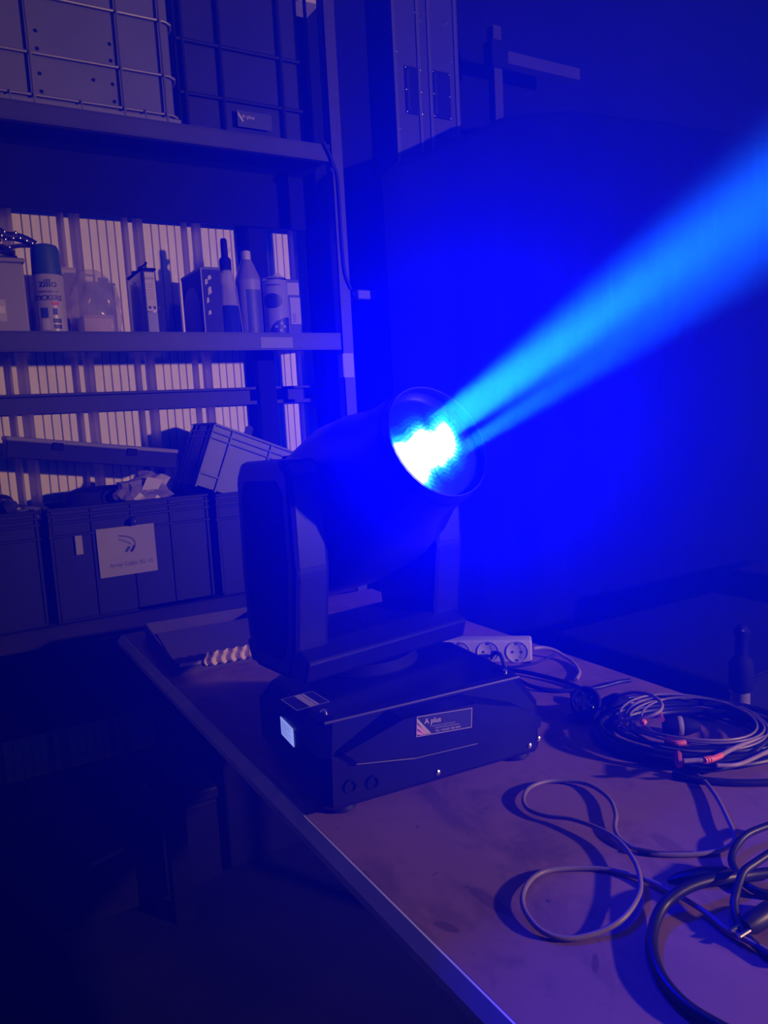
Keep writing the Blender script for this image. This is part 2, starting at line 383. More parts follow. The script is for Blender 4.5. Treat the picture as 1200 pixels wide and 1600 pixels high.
# raised nose panel on the front, traced as a real slab with a sloping top
def fl(px, py, y=0.885):
    p = Binv @ at_y(px, py, y); return (p.x, p.z)
def slab(out_pts, y_out, y_in, shrink):
    cx = sum(p[0] for p in out_pts) / len(out_pts); cz = sum(p[1] for p in out_pts) / len(out_pts)
    o = [Vector((cx + (p[0] - cx) * shrink, y_out, cz + (p[1] - cz) * shrink)) for p in out_pts]
    i = [Vector((p[0], y_in, p[1])) for p in out_pts]
    return [i, o]
np_ = [fl(530, 1182), fl(625, 1122), fl(735, 1093), fl(800, 1096), fl(838, 1112), fl(836, 1128), fl(740, 1157), fl(645, 1184), fl(555, 1197)]
MB().loft(slab(np_, -.010, .03, .95)).build('front_panel', BLK, base)
MB().tube([(p[0] * .975, -.0085, p[1] * .985 + .001) for p in (np_[6], np_[7], np_[8])], .0010, 6).build('edge_highlight', mat('edge_highlight_tone', (.05, .045, .05), .45), base)  # highlight on the panel's lower edge, painted as a paler tube
# recess band under the panel, screw holes
for px, py in ((553, 1234), (587, 1226)):
    q = Binv @ at_y(px, py, .885); 
    MB().lathe([(.0075, 0), (.0095, 0), (.0095, .003), (.0075, .003), (.0060, -.001), (0, -.001)], 18, Matrix.Translation((q.x, -.0005, q.z)) @ Matrix.Rotation(math.radians(90), 4, 'X')).build('screw_hole', BLKM, base)
for px, py in ((685, 1208), (820, 1161), (833, 1150)):
    q = Binv @ at_y(px, py, .885)
    MB().lathe([(0, -.002), (.004, -.002), (.0042, .001), (.002, .002), (0, .002)], 12, Matrix.Translation((q.x, -.0005, q.z)) @ Matrix.Rotation(math.radians(90), 4, 'X')).build('screw', CHROME, base)
# highlight along the top front edge, painted as a paler tube
MB().tube([(-HW + .018, .031, .1262), (HW - .02, .031, .1262)], .0022, 6).build('edge_highlight', mat('edge_highlight_tone', (.05, .045, .05), .45), base)
for x in (-.155, .155):
    MB().lathe([(0, 0), (.006, 0), (.006, .003), (.004, .005), (0, .005)], 14, Matrix.Translation((x, .058, .130))).build('screw', CHROME, base, True)
# sticker on the nose panel
st = [Binv @ at_y(px, py, .878) for px, py in ((651, 1152), (733, 1134), (731, 1101), (648, 1121))]
so = Vector((st[0].x, -.0108, st[0].z)); su = Vector((st[1].x - st[0].x, 0, st[1].z - st[0].z)); sv = Vector((st[3].x - st[0].x, 0, st[3].z - st[0].z))
SW, SH = su.length, sv.length; SM = plane_M(so, su, sv)
STK = mat('black_sticker', (.02, .018, .03), .5)
sticker = MB().box(0, 0, -.0004, SW, SH, 0, M=SM).build('sticker', STK, base); sticker['label'] = 'black A plus sticker with white lettering and pink stripes'
def flat(polys, m, name, parent, M, z=.0003):
    b = MB()
    for pl in polys: b.quad([M @ Vector((p[0], p[1], z)) for p in pl])
    return b.build(name, m, parent)
def frame_polys(w_, h_, t): return [((0, 0), (w_, 0), (w_, t), (0, t)), ((0, h_ - t), (w_, h_ - t), (w_, h_), (0, h_)), ((0, t), (t, t), (t, h_ - t), (0, h_ - t)), ((w_ - t, t), (w_, t), (w_, h_ - t), (w_ - t, h_ - t))]
flat(frame_polys(SW, SH, .0009), PAPER, 'sticker_border', sticker, SM)
s_ = SH
for a, bq, cc, mm in ((.90, .72, .34, PAPER), (.62, .42, .26, PINKINK), (.32, .12, .17, PINKINK)):
    flat([((.03*s_, a*s_), (.03*s_, bq*s_), (.03*s_ + cc*1.9*s_ - .10*s_, .06*s_), (.03*s_ + cc*2.3*s_, .06*s_))], mm, 'sticker_stripe', sticker, SM)
def T(s, x, y, size, m=PAPER, parent=sticker, M=None, bold=False): return text_mesh('lettering', s, size, m, parent, (M or SM) @ Matrix.Translation((x, y, .0004)), bold=bold)
T('A plus', .42*s_, .58*s_, .36*s_, bold=True)
T('Production-Light-Sound', .74*s_, .38*s_, .145*s_, GREYINK)
T('TEL. +66(0)81 885 8404', 1.02*s_, .10*s_, .145*s_, PAPER)
flat([((1.02*s_ + i*.062*s_, .27*s_), (1.02*s_ + (i+.6)*.062*s_, .27*s_), (1.02*s_ + (i+.6)*.062*s_, .32*s_), (1.02*s_ + i*.062*s_, .32*s_)) for i in range(22)], GREYINK, 'fine_print', sticker, SM)
# sticker on the top of the base, left end
tq = [Binv @ at_z(px, py, .931) for px, py in ((464, 1110), (515, 1096), (497, 1083), (441, 1092))]
TM = plane_M((tq[0].x, tq[0].y, .1306), Vector((tq[1].x - tq[0].x, tq[1].y - tq[0].y, 0)), Vector((tq[3].x - tq[0].x, tq[3].y - tq[0].y, 0)))
TW = (Vector(tq[1]) - Vector(tq[0])).length; TH = (Vector(tq[3]) - Vector(tq[0])).length
ts = MB().box(0, 0, -.0004, TW, TH, 0, M=TM).build('top_sticker', STK, base); ts['label'] = 'black sticker with white band and thin white border'
flat(frame_polys(TW, TH, .0008), PAPER, 'sticker_border', ts, TM)
flat([((.40*TW, .02*TH), (.60*TW, .02*TH), (.60*TW, .98*TH), (.40*TW, .98*TH))], PAPER, 'sticker_band', ts, TM)
flat([((.62*TW, .02*TH), (.70*TW, .02*TH), (.70*TW, .98*TH), (.62*TW, .98*TH))], PAPER, 'sticker_band', ts, TM)
# sticker on the left end of the base, with added glow for its brightness
dq = [Binv @ at_x(px, py, .408) for px, py in ((443, 1167), (422, 1154), (422, 1125), (443, 1143))]
ys = sorted(p.y for p in dq); zs = sorted(p.z for p in dq)
DM = plane_M((-HW - .0012, ys[-1], sum(zs[:2]) / 2), (0, -1, 0), (0, 0, 1))
DW, DH = ys[-1] - ys[0], (sum(zs[2:]) - sum(zs[:2])) / 2
glow_st = MB().box(0, 0, -.001, DW, DH, 0, .0003, 1, M=DM).build('glow_sticker', mat_emit('glow_sticker_paper', (.30, .38, 1.0), .85), base); glow_st['label'] = 'small bluish white sticker made to glow on the end of the base'
flat([((.08*DW, y*DH), (ww*DW, y*DH), (ww*DW, (y+.035)*DH), (.08*DW, (y+.035)*DH)) for y, ww in ((.85, .9), (.74, .7), (.64, .85), (.52, .5), (.40, .9), (.28, .6), (.16, .8))], mat('glow_sticker_print', (.10, .13, .45), .5), 'glow_sticker_lines', glow_st, DM)

# yoke (turned with the beam) -------------------------------------------------
YO = Binv @ Vector((PIV.x, PIV.y, TZ)); YR = YAW - BRZ
YM = Matrix.Translation((YO.x, YO.y, 0)) @ Matrix.Rotation(YR, 4, 'Z')
MB().lathe([(0, .128), (.095, .128), (.098, .134), (.092, .150), (0, .150)], 40).build('pan_collar', BLKM, mh, True, M=YM)
yoke = MB().prism([(-.085, .152), (.085, .152), (.095, .185), (.06, .205), (-.06, .205), (-.095, .185)], 'x', -.165, .165, r=.004).build('yoke', BLK, mh, M=YM)
prof = [(-.050, .150), (.060, .150), (.078, .200), (.084, .300), (.080, .455), (.062, .484), (-.062, .490), (-.084, .470), (-.086, .320), (-.070, .200)]
for s in (-1, 1):
    arm = MB().prism(prof, 'x', s * .108, s * .172, r=.009).build('yoke_arm', BLK, yoke)
for s in (-1, 1):
    MB().prism([(y * .74, .18 + (z - .15) * .82) for y, z in prof], 'x', s * .170, s * .1745, r=.002).build('arm_cover', BLKM, yoke)
# head ------------------------------------------------------------------------
HMw = Matrix.Translation(PIV) @ Matrix(((SIDE.x, UPV.x, BEAM.x, 0), (SIDE.y, UPV.y, BEAM.y, 0), (SIDE.z, UPV.z, BEAM.z, 0), (0, 0, 0, 1)))
HM = Binv @ HMw         # head frame: x side, y up, z along the beam
def sq(rx, ry, z, p=2.6, n=40):
    out = []
    for k in range(n):
        a = 2 * math.pi * k / n; c, s = math.cos(a), math.sin(a)
        out.append(Vector((rx * abs(c) ** (2/p) * (1 if c >= 0 else -1), ry * abs(s) ** (2/p) * (1 if s >= 0 else -1), z)))
    return out
head = MB().loft([sq(.03, .04, -.215), sq(.075, .085, -.205, 3), sq(.098, .112, -.170, 3.2), sq(.104, .124, -.06, 3.4), sq(.104, .124, .06, 3.4), sq(.100, .112, .12, 3), sq(.093, .095, .17, 2.4), sq(.0885, .0885, .245, 2), sq(.0875, .0875, .2475, 2), sq(.0855, .0855, .245, 2), sq(.0850, .0850, .20, 2), sq(.04, .04, .19, 2)], cap=True).build('head', BLK, mh, True, M=HM)
for z in (-.15, -.13, -.11, -.09, -.07):
    MB().box(-.06, .120, z, .06, .1275, z + .009, .002).build('vent_fin', BLKM, head)
MB().loft([sq(.0890, .0895, .215, 2, 48), sq(.0905, .0910, .218, 2, 48), sq(.0905, .0910, .232, 2, 48), sq(.0885, .0890, .235, 2, 48)], cap=False).build('front_ring', BLKM, head, True)
for s in (-1, 1): MB().lathe([(0, 0), (.055, 0), (.055, .006), (.05, .008), (0, .008)], 32, Matrix.Translation((s * .104, 0, 0)) @ Matrix.Rotation(math.radians(90 * s), 4, 'Y')).build('pivot_hub', BLKM, head, True)
# lens: a convex disc that gives off the lamp's light, hottest towards its lower left
def lens_uv(px, py):
    d = ray(px, py); t = (LENS - CAM).dot(BEAM) / d.dot(BEAM); q = CAM + d * t - LENS
    return q.dot(SIDE), q.dot(UPV)
hot = [lens_uv(*p) for p in ((600, 680), (609, 690), (626, 687), (644, 683), (655, 670), (663, 666), (672, 671), (682, 670), (690, 660), (700, 655), (709, 664), (716, 680), (718, 695), (713, 709), (704, 714), (699, 722), (688, 725), (680, 729), (677, 742), (672, 757), (664, 772), (640, 760), (605, 720))]
def sdist(u, v):
    inside = False; best = 9.0; n = len(hot); j = n - 1
    for i in range(n):
        (x1, y1), (x2, y2) = hot[i], hot[j]
        if (y1 > v) != (y2 > v) and u < (x2 - x1) * (v - y1) / (y2 - y1) + x1: inside = not inside
        dx, dy = x2 - x1, y2 - y1; t = max(0, min(1, ((u - x1) * dx + (v - y1) * dy) / (dx * dx + dy * dy + 1e-12)))
        best = min(best, math.hypot(u - x1 - t * dx, v - y1 - t * dy)); j = i
    return best if inside else -best
NR, NA, RL = 34, 96, .0852
verts = [(0, 0, .012)]; faces = []
for i in range(1, NR + 1):
    r = RL * i / NR
    for k in range(NA):
        a = 2 * math.pi * k / NA; verts.append((r * math.cos(a), r * math.sin(a), .012 * (1 - (i / NR) ** 2)))
for k in range(NA): faces.append((0, 1 + k, 1 + (k + 1) % NA))
for i in range(NR - 1):
    for k in range(NA):
        a = 1 + i * NA + k; b_ = 1 + i * NA + (k + 1) % NA; faces.append((a, a + NA, b_ + NA, b_))
lm = bpy.data.meshes.new('lens'); lm.from_pydata(verts, [], faces)
at = lm.attributes.new('lamp', 'FLOAT', 'POINT')
for i, (u, v, z) in enumerate(verts):
    d = sdist(u, v) + .0022 * math.sin(v * 900 + 3 * math.sin(u * 210)) + .0015 * math.sin(v * 2100 + u * 300)
    if d > 0: val = 1.0 + min(1.0, d / .006)
    else: val = math.exp(d / .0125)
    at.data[i].value = val
for p in lm.polygons: p.use_smooth = True
gm = bpy.data.materials.new('lamp_lens_glass'); gm.use_nodes = True; nt = gm.node_tree; b = nt.nodes['Principled BSDF']
b.inputs['Base Color'].default_value = (.01, .012, .03, 1); b.inputs['Roughness'].default_value = .06; b.inputs['Coat Weight'].default_value = .4
an = nt.nodes.new('ShaderNodeAttribute'); an.attribute_name = 'lamp'
mr = nt.nodes.new('ShaderNodeMapRange'); mr.inputs['From Max'].default_value = 2.0
cr = nt.nodes.new('ShaderNodeValToRGB'); el = cr.color_ramp.elements
el[0].position = 0; el[0].color = (0, 0, .14, 1); el[1].position = 1; el[1].color = (1, 1, 1, 1)
for pos, col in ((.06, (0, .006, .55)), (.18, (0, .10, 1)), (.34, (.02, .55, 1)), (.50, (.20, .95, 1)), (.62, (.9, 1, 1))):
    e = el.new(pos); e.color = (*col, 1)
nt.links.new(an.outputs['Fac'], mr.inputs['Value']); nt.links.new(mr.outputs[0], cr.inputs['Fac'])
nt.links.new(cr.outputs['Color'], b.inputs['Emission Color']); b.inputs['Emission Strength'].default_value = 1.4
gm.cycles.emission_sampling = 'NONE'
lm.materials.append(gm)
lens = bpy.data.objects.new('lens', lm); C.objects.link(lens); lens.parent = head; lens.location = (0, 0, .232); lens['label'] = 'round glass lens glowing white and cyan'
MB().loft([sq(.0856, .0856, .2474, 2, 64), sq(.0862, .0862, .2484, 2, 64), sq(.0868, .0868, .2474, 2, 64)], cap=False).build('lens_rim', mat('lens_rim_metal', (.12, .12, .14), .35, .3), head, True)


# ------------------------------------------------------------------ top shelf: two caged containers
ZT = 2.2145
def frame_at(t, mb, name, m, parent=None, smooth=False, label=None):
    """build world-space geometry as a part of thing t (t has no rotation)"""
    o = mb.build(name, m, parent or t, smooth)
    off = Vector(t.location)
    for v in o.data.vertices: v.co -= off
    if label: o['label'] = label
    return o
cage = thing('caged_container', 'pale plastic container in a wire cage on the top shelf', 'container', (0.2, 2.45, ZT))
frame_at(cage, MB().box(-.40, 2.356, ZT + .025, .748, 2.575, 3.02, .012, 3), 'tank', PLASTIC)
frame_at(cage, MB().box(-.41, 2.338, ZT, .757, 2.58, ZT + .012, .002).box(-.41, 2.338, ZT + .010, .757, 2.342, ZT + .022), 'pallet_tray', TUBE)
for z in (2.250, 2.358, 2.507, 2.66, 2.81, 2.96):
    frame_at(cage, MB().tube([(-.41, 2.347, z), (.735, 2.347, z), (.751, 2.352, z - .004), (.757, 2.370, z - .008), (.757, 2.575, z - .008)], .0042, 8), 'horizontal_tube', TUBE, smooth=True)
for x in (-.36, -.12, .12, .360, .597, .718):
    frame_at(cage, MB().tube([(x, 2.340, ZT + .012), (x, 2.340, 3.0)], .0042, 8), 'vertical_tube', TUBE, smooth=True)
for x in (-.24, 0, .235, .300, .48, .655):
    frame_at(cage, MB().tube([(x, 2.340, ZT + .012), (x, 2.340, 2.252)], .003, 6), 'stud', TUBE)
for px, py in ((55, 48), (58, 76), (62, 115), (65, 143), (171, 69), (173, 95), (176, 132), (179, 159), (146, 125)):
    q = at_y(px, py, 2.356); frame_at(cage, MB().lathe([(0, .003), (.0045, .003), (.005, 0), (0, 0)], 10, Matrix.Translation(q) @ Matrix.Rotation(math.radians(90), 4, 'X')), 'rivet', DKSTEEL)
dcage = thing('caged_container', 'dark caged container beside the rack post with small black sticker', 'container', (0.98, 2.48, ZT))
YD = 2.415
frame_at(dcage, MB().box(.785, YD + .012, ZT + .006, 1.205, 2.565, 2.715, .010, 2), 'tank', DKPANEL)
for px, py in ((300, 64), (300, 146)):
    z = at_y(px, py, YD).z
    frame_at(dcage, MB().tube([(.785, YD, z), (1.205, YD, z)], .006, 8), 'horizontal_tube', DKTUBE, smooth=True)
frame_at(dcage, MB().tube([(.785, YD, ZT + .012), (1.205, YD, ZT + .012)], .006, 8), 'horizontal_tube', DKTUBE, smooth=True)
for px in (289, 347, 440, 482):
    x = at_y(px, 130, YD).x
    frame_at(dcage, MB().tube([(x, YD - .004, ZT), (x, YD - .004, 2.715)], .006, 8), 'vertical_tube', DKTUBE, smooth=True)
a, b_ = at_y(372, 195, YD - .012), at_y(424, 181, YD - .012)
dst = frame_at(dcage, MB().box(a.x, YD - .012, a.z - .004, b_.x, YD - .0105, b_.z + .002), 'sticker', STK, label='small black A plus sticker')
dM = plane_M((a.x - dcage.location.x, YD - .0122 - dcage.location.y, a.z - .004 - dcage.location.z), (1, 0, 0), (0, 0, 1)); dw, dh = b_.x - a.x, b_.z - a.z + .006
text_mesh('lettering', 'A plus', dh * .34, PAPER, dst, dM @ Matrix.Translation((dw * .13, dh * .55, .0003)))
flat([((.02*dw, .92*dh), (.02*dw, .7*dh), (.14*dw, .30*dh), (.17*dw, .38*dh))], PAPER, 'sticker_stripe', dst, dM)
q = at_y(448, 12, 2.46)
pc = thing('carton', 'small pale carton on top of the dark caged container', 'box', (q.x + .055, 2.50, 2.7155))
MB().box(-.05, -.05, 0, .062, .05, .09, .002).build('body', PAPER, pc)
MB().box(-.0505, -.0505, .045, .0625, .0505, .058).build('tape_band', CARD, pc)

# ------------------------------------------------------------------ middle shelf
ZM = 1.6165
t = thing('plastic_box', 'pale plastic box at the left end of the middle shelf with square label', 'box', (.20, 2.45, ZM))
frame_at(t, MB().box(.02, 2.37, ZM, .290, 2.54, ZM + .195, .006), 'body', mat('pale_box_plastic', (.20, .175, .185), .5, 0, .08))
frame_at(t, MB().box(.015, 2.365, ZM + .195, .295, 2.545, ZM + .207, .004), 'lid', mat('pale_box_plastic', (.30, .27, .28)))
q0, q1 = at_y(-14, 502, 2.37), at_y(8, 468, 2.37)
lb = frame_at(t, MB().box(q0.x, 2.3688, q0.z, q1.x, 2.3700, q1.z, .0005, 1), 'label', GREYINK, label='square grey and white label')
frame_at(t, MB().box(q0.x + .003, 2.3682, q0.z + .022, q1.x - .003, 2.3690, q0.z + .040), 'label_band', PAPER, parent=lb)
lb.children[0].parent = lb
# string of lights heaped on that box
t = thing('cable_heap', 'heap of black cable with shiny beads on the pale plastic box', 'cable', (.20, 2.45, ZM + .2075))
for i in range(5):
    r0 = .10 - i * .008; pts = []
    for k in range(26):
        an_ = 2 * math.pi * k / 26; pts.append((-.035 + r0 * 1.15 * math.cos(an_) + .006 * math.sin(5 * an_ + i), .0 + .055 * math.sin(an_),   .0145 + i * .010 + .006 * math.sin(3 * an_ + i * 2)))
    MB().tube(pts, .0075, 8, closed=True).build('cable_loop', RUB, t, True)
MB().tube(spline([(.03, .02, .02), (.070, .045, .050), (.110, .055, .062), (.150, .055, .058), (.165, .055, .030), (.160, .055, .004)]), .006, 8).build('cable_loop', RUB, t, True)
MB().tube(spline([at_y(px, py, 2.395) - Vector(t.location) for px, py in ((-30, 350), (-8, 358), (8, 368), (24, 370), (40, 375), (55, 383))], 5), .012, 10).build('strap', RUB, t, True)
for i in range(9):
    px, py = ((2, 368), (8, 374), (20, 372), (31, 372), (41, 376), (50, 380), (6, 362), (24, 364), (14, 386))[i]
    p = at_y(px, py, 2.385)
    MB().lathe([(0, -.006), (.005, -.003), (.006, 0), (.005, .003), (0, .006)], 10, Matrix.Translation(p - Vector(t.location))).build('bead', CHROME, t, True)
# spray can
can = thing('spray_can', 'sticker remover spray can with dark green cap', 'spray can', (.352, 2.395, ZM))
CR = .0415
MB().lathe([(CR - .004, 0), (CR, .003), (CR, .160), (CR - .001, .164), (CR - .005, .170), (0, .170)], 40).build('body', CANBODY, can, True)
MB().lathe([(CR - .001, .166), (CR - .002, .170), (CR - .004, .236), (CR - .009, .247), (CR - .02, .251), (0, .251)], 40).build('cap', GREENCAP, can, True)
def wrap(o_ang, z0, r): 
    def fn(c): 
        a_ = o_ang + c.x / r; return Vector((r * math.sin(a_), -r * math.cos(a_), z0 + c.y))
    return fn
CA = -math.atan2(.352, 2.395) - .02      # the side turned to the camera
def wrap_rect(x0, z0, x1, z1, r, m, name, parent, ang=None, n=8):
    f = wrap(CA if ang is None else ang, 0, r); vv = []; 
    b = MB()
    for k in range(n):
        xa, xb = x0 + (x1 - x0) * k / n, x0 + (x1 - x0) * (k + 1) / n
        b.quad([f(Vector((xa, z0, 0))), f(Vector((xb, z0, 0))), f(Vector((xb, z1, 0))), f(Vector((xa, z1, 0)))])
    return b.build(name, m, parent, True)
R1 = CR + .0003; R2 = CR + .0005
lab = wrap_rect(-.034, .012, .034, .092, R1, mat('can_label_panel', (.40, .36, .38), .3, coat=.6), 'label', can)
def wtext(s, x, z, size, m, ang=None, r=None, parent=None, bold=False):
    return text_mesh('lettering', s, size, m, parent or lab, None, fn=(lambda c, f=wrap(CA if ang is None else ang, z, r or (R2 + .0002)): f(c + Vector((x, 0, 0)))), bold=bold)
wtext('zillo', -.024, .130, .030, NAVY, bold=True)
wtext('REMOVER OF', -.028, .114, .0092, NAVY)
wtext('STICKERS', -.0465, .094, .0195, NAVY, bold=True)
wrap_rect(-.028, .080, -.004, .090, R2, GREYINK, 'label_band', lab)
wrap_rect(.004, .080, .026, .090, R2, REDINK, 'label_band', lab)
wrap_rect(-.027, .046, -.006, .074, R2, BLUEINK, 'label_picture', lab)
wrap_rect(.006, .054, .019, .072, R2, BLUEINK, 'label_picture', lab)
wrap_rect(.005, .032, .028, .044, R2, NAVY, 'label_picture', lab)
wrap_rect(.005, .016, .028, .028, R2, NAVY, 'label_picture', lab)
wrap_rect(-.027, .014, -.004, .042, R2, mat('label_pale_panel', (.55, .5, .55), .4), 'label_picture', lab)
# carton behind the can
t = thing('carton', 'narrow pale carton half hidden behind the spray can', 'box', (.415, 2.515, ZM))
MB().box(-.035, -.035, 0, .030, .035, .205, .002).build('body', mat('pale_carton', (.40, .34, .36), .7), t)
MB().box(-.036, -.036, .205, .031, .036, .209, .001).build('flap', mat('pale_carton', (.40, .34, .36)), t)
# clear bag with a pinkish packet
bag = thing('plastic_bag', 'clear plastic bag bunched over a small pinkish packet', 'bag', (.478, 2.42, ZM))
MB().box(-.042, -.030, 0.004, .046, .030, .062, .003).build('packet', mat('pink_packet', (.30, .19, .20), .5), bag)
MB().box(-.040, -.0315, .012, .040, -.0302, .050).build('packet_label', mat('packet_label', (.50, .38, .38), .5), bag)
b = MB(); rings = []
rg = random.Random(3)
for i in range(15):
    f = i / 14; z = .002 + .190 * f
    r = .066 * math.sqrt(max(0.0, 1 - max(0, (f - .35) / .67) ** 2.2)) + .004
    rings.append([Vector((r * (1 + .13 * math.sin(3 * a_ + 9 * f) + .08 * math.sin(7 * a_ - 14 * f) + rg.uniform(-.05, .05)) * math.cos(a_) - .008 * math.sin(8 * f), .72 * r * (1 + .12 * math.sin(4 * a_ + 12 * f)) * math.sin(a_), z)) for a_ in [2 * math.pi * k / 30 for k in range(30)]])
b.loft(rings); b.build('bag_film', FILM, bag, True)
# rectangular solvent tin
tin = thing('solvent_tin', 'tall rectangular solvent tin with white label and wire handle', 'tin', (.640, 2.44, ZM))
def tb(mb, name, m, parent=None, smooth=False, label=None): return frame_at(tin, mb, name, m, parent, smooth, label)
q0, q1 = at_y(228, 517, 2.355), at_y(252, 517, 2.355)
tx0, tx1 = q0.x, q1.x
tb(MB().box(tx0, 2.355, ZM, tx1, 2.530, ZM + .190, .010, 4), 'body', TINBLUE, smooth=True)
tb(MB().box(tx0 - .001, 2.354, ZM + .188, tx1 + .001, 2.531, ZM + .195, .003), 'rim', DKSTEEL)
tb(MB().box(tx0 + .010, 2.3542, ZM + .070, tx1 - .006, 2.3555, ZM + .182), 'label', PAPER)
tb(MB().box(tx0 + .010, 2.3540, ZM + .160, tx1 - .008, 2.3545, ZM + .168), 'print_bar', GREYINK)
for k, z in enumerate((.146, .138, .128, .120, .112, .104)): tb(MB().box(tx0 + .014, 2.3540, ZM + z, tx1 - .012, 2.3545, ZM + z + .0025), 'print_line', GREYINK)
for k in range(3): tb(MB().box(tx0 + .014 + k * .014, 2.3539, ZM + .076, tx0 + .022 + k * .014, 2.3545, ZM + .084), 'hazard_mark', INK)
tb(MB().box(tx0 + .010, 2.3542, ZM + .006, tx1 - .006, 2.3555, ZM + .066), 'blue_panel', mat('tin_blue_panel', (.10, .10, .42), .35))
tb(MB().tube(spline([(tx0 + .02, 2.37, ZM + .193), (tx0 + .02, 2.37, ZM + .211), (tx0 + .026, 2.385, ZM + .213), (tx0 + .026, 2.44, ZM + .213), (tx0 + .02, 2.452, ZM + .211), (tx0 + .02, 2.452, ZM + .193)], 4), .003, 8), 'handle', DKSTEEL, smooth=True)
tb(MB().lathe([(.014, 0), (.014, .014), (.012, .016), (0, .016)], 20, Matrix.Translation(((tx0 + tx1) / 2, 2.500, ZM + .194))), 'screw_cap', DKSTEEL, smooth=True)
# dark carton
t = thing('carton', 'dark printed carton with a pale rounded side between tin and bottles', 'box', (.835, 2.46, ZM))
q0, q1 = at_y(322, 518, 2.345), at_y(346, 518, 2.345)
def cb(mb, name, m, parent=None): return frame_at(t, mb, name, m, parent)
cb(MB().box(q0.x, 2.350, ZM, q1.x + .012, 2.555, ZM + .200, .002), 'body', DKCARD)
cb(MB().box(q0.x - .001, 2.349, ZM + .196, q1.x + .013, 2.556, ZM + .205, .001), 'lid', mat('black_lid', (.03, .03, .035), .5))
pp = []
for k in range(13):
    a_ = math.pi * k / 12; pp.append((2.46 - .080 * math.cos(a_), ZM + .095 + .065 * math.sin(a_)))
cb(MB().prism([(2.38, ZM + .004)] + pp + [(2.54, ZM + .004)], 'x', q0.x - .0012, q0.x + .001), 'side_print', mat('violet_print', (.20, .16, .20), .6))
cb(MB().box(q0.x - .001, 2.3488, ZM, q0.x + .002, 2.352, ZM + .2), 'corner_edge', GREYINK)
for (u, z, du, dz) in ((.010, .150, .010, .02), (.018, .120, .012, .028), (.012, .095, .008, .02), (.020, .165, .012, .016), (.014, .060, .010, .016)):
    cb(MB().prism([(q0.x + u, ZM + z), (q0.x + u + du, ZM + z + dz * .3), (q0.x + u + du * .8, ZM + z + dz), (q0.x + u + du * .1, ZM + z + dz * .8)], 'y', 2.3488, 2.3503), 'front_print', mat('lilac_print', (.42, .38, .45), .5))
# pump bottle with blue liquid
bt = thing('spray_bottle', 'slim bottle with black nozzle, clear shoulder and blue lower half', 'bottle', (at_y(361, 519, 2.37).x, 2.375, ZM))
MB().lathe([(.028, 0), (.033, .004), (.033, .088), (.031, .092), (0, .092)], 32).build('blue_body', BLUELIQ, bt, True)
MB().lathe([(.0315, .090), (.029, .115), (.024, .165), (.019, .195), (.018, .205), (0, .205)], 32).build('clear_shoulder', CLEARB, bt, True)
noz = MB().lathe([(.0185, .198), (.0190, .232), (.016, .238), (.011, .242), (.0105, .292), (.008, .298), (0, .299)], 24).build('nozzle', BLKM, bt, True)
MB().prism([(.006, .245), (.020, .262), (.018, .272), (.006, .268)], 'y', -.004, .004).build('trigger', WHITE, noz)
# thin rod
t = thing('wooden_rod', 'thin pale rod leaning between the blue bottle and white bottle', 'rod', at_y(380, 519, 2.345) * 1)
t.location.z = ZM
p1 = at_y(369, 448, 2.372) - Vector(t.location)
MB().tube([(0, 0, .0012), tuple(p1)], .0016, 8).build('shaft', PALECB, t); MB().tube([tuple(p1), tuple(p1 * 1.006)], .002, 8).build('tip', CARD, t)
# big white bottle
bt = thing('bottle', 'white labelled bottle with conical shoulder and white screw cap', 'bottle', (at_y(393, 519, 2.43).x, 2.43, ZM))
MB().lathe([(.036, 0), (.0405, .004), (.0405, .188), (.038, .196), (.020, .240), (.016, .248), (0, .249)], 36).build('body', mat('grey_bottle_plastic', (.20, .17, .24), .35), bt, True)
cp = MB().lathe([(.0145, .246), (.0150, .248), (.0150, .272), (.013, .276), (0, .277)], 28).build('cap', WHITE, bt, True)
wa = -math.atan2(.96, 2.43)
lb = wrap_rect(-.062, .020, .062, .182, .0410, mat('bottle_label', (.26, .23, .27), .5), 'label', bt, ang=wa, n=20)
wrap_rect(-.008, .012, .050, .150, .0414, mat('label_dark_panel', (.06, .06, .14), .5), 'label_panel', lb, ang=wa, n=12)
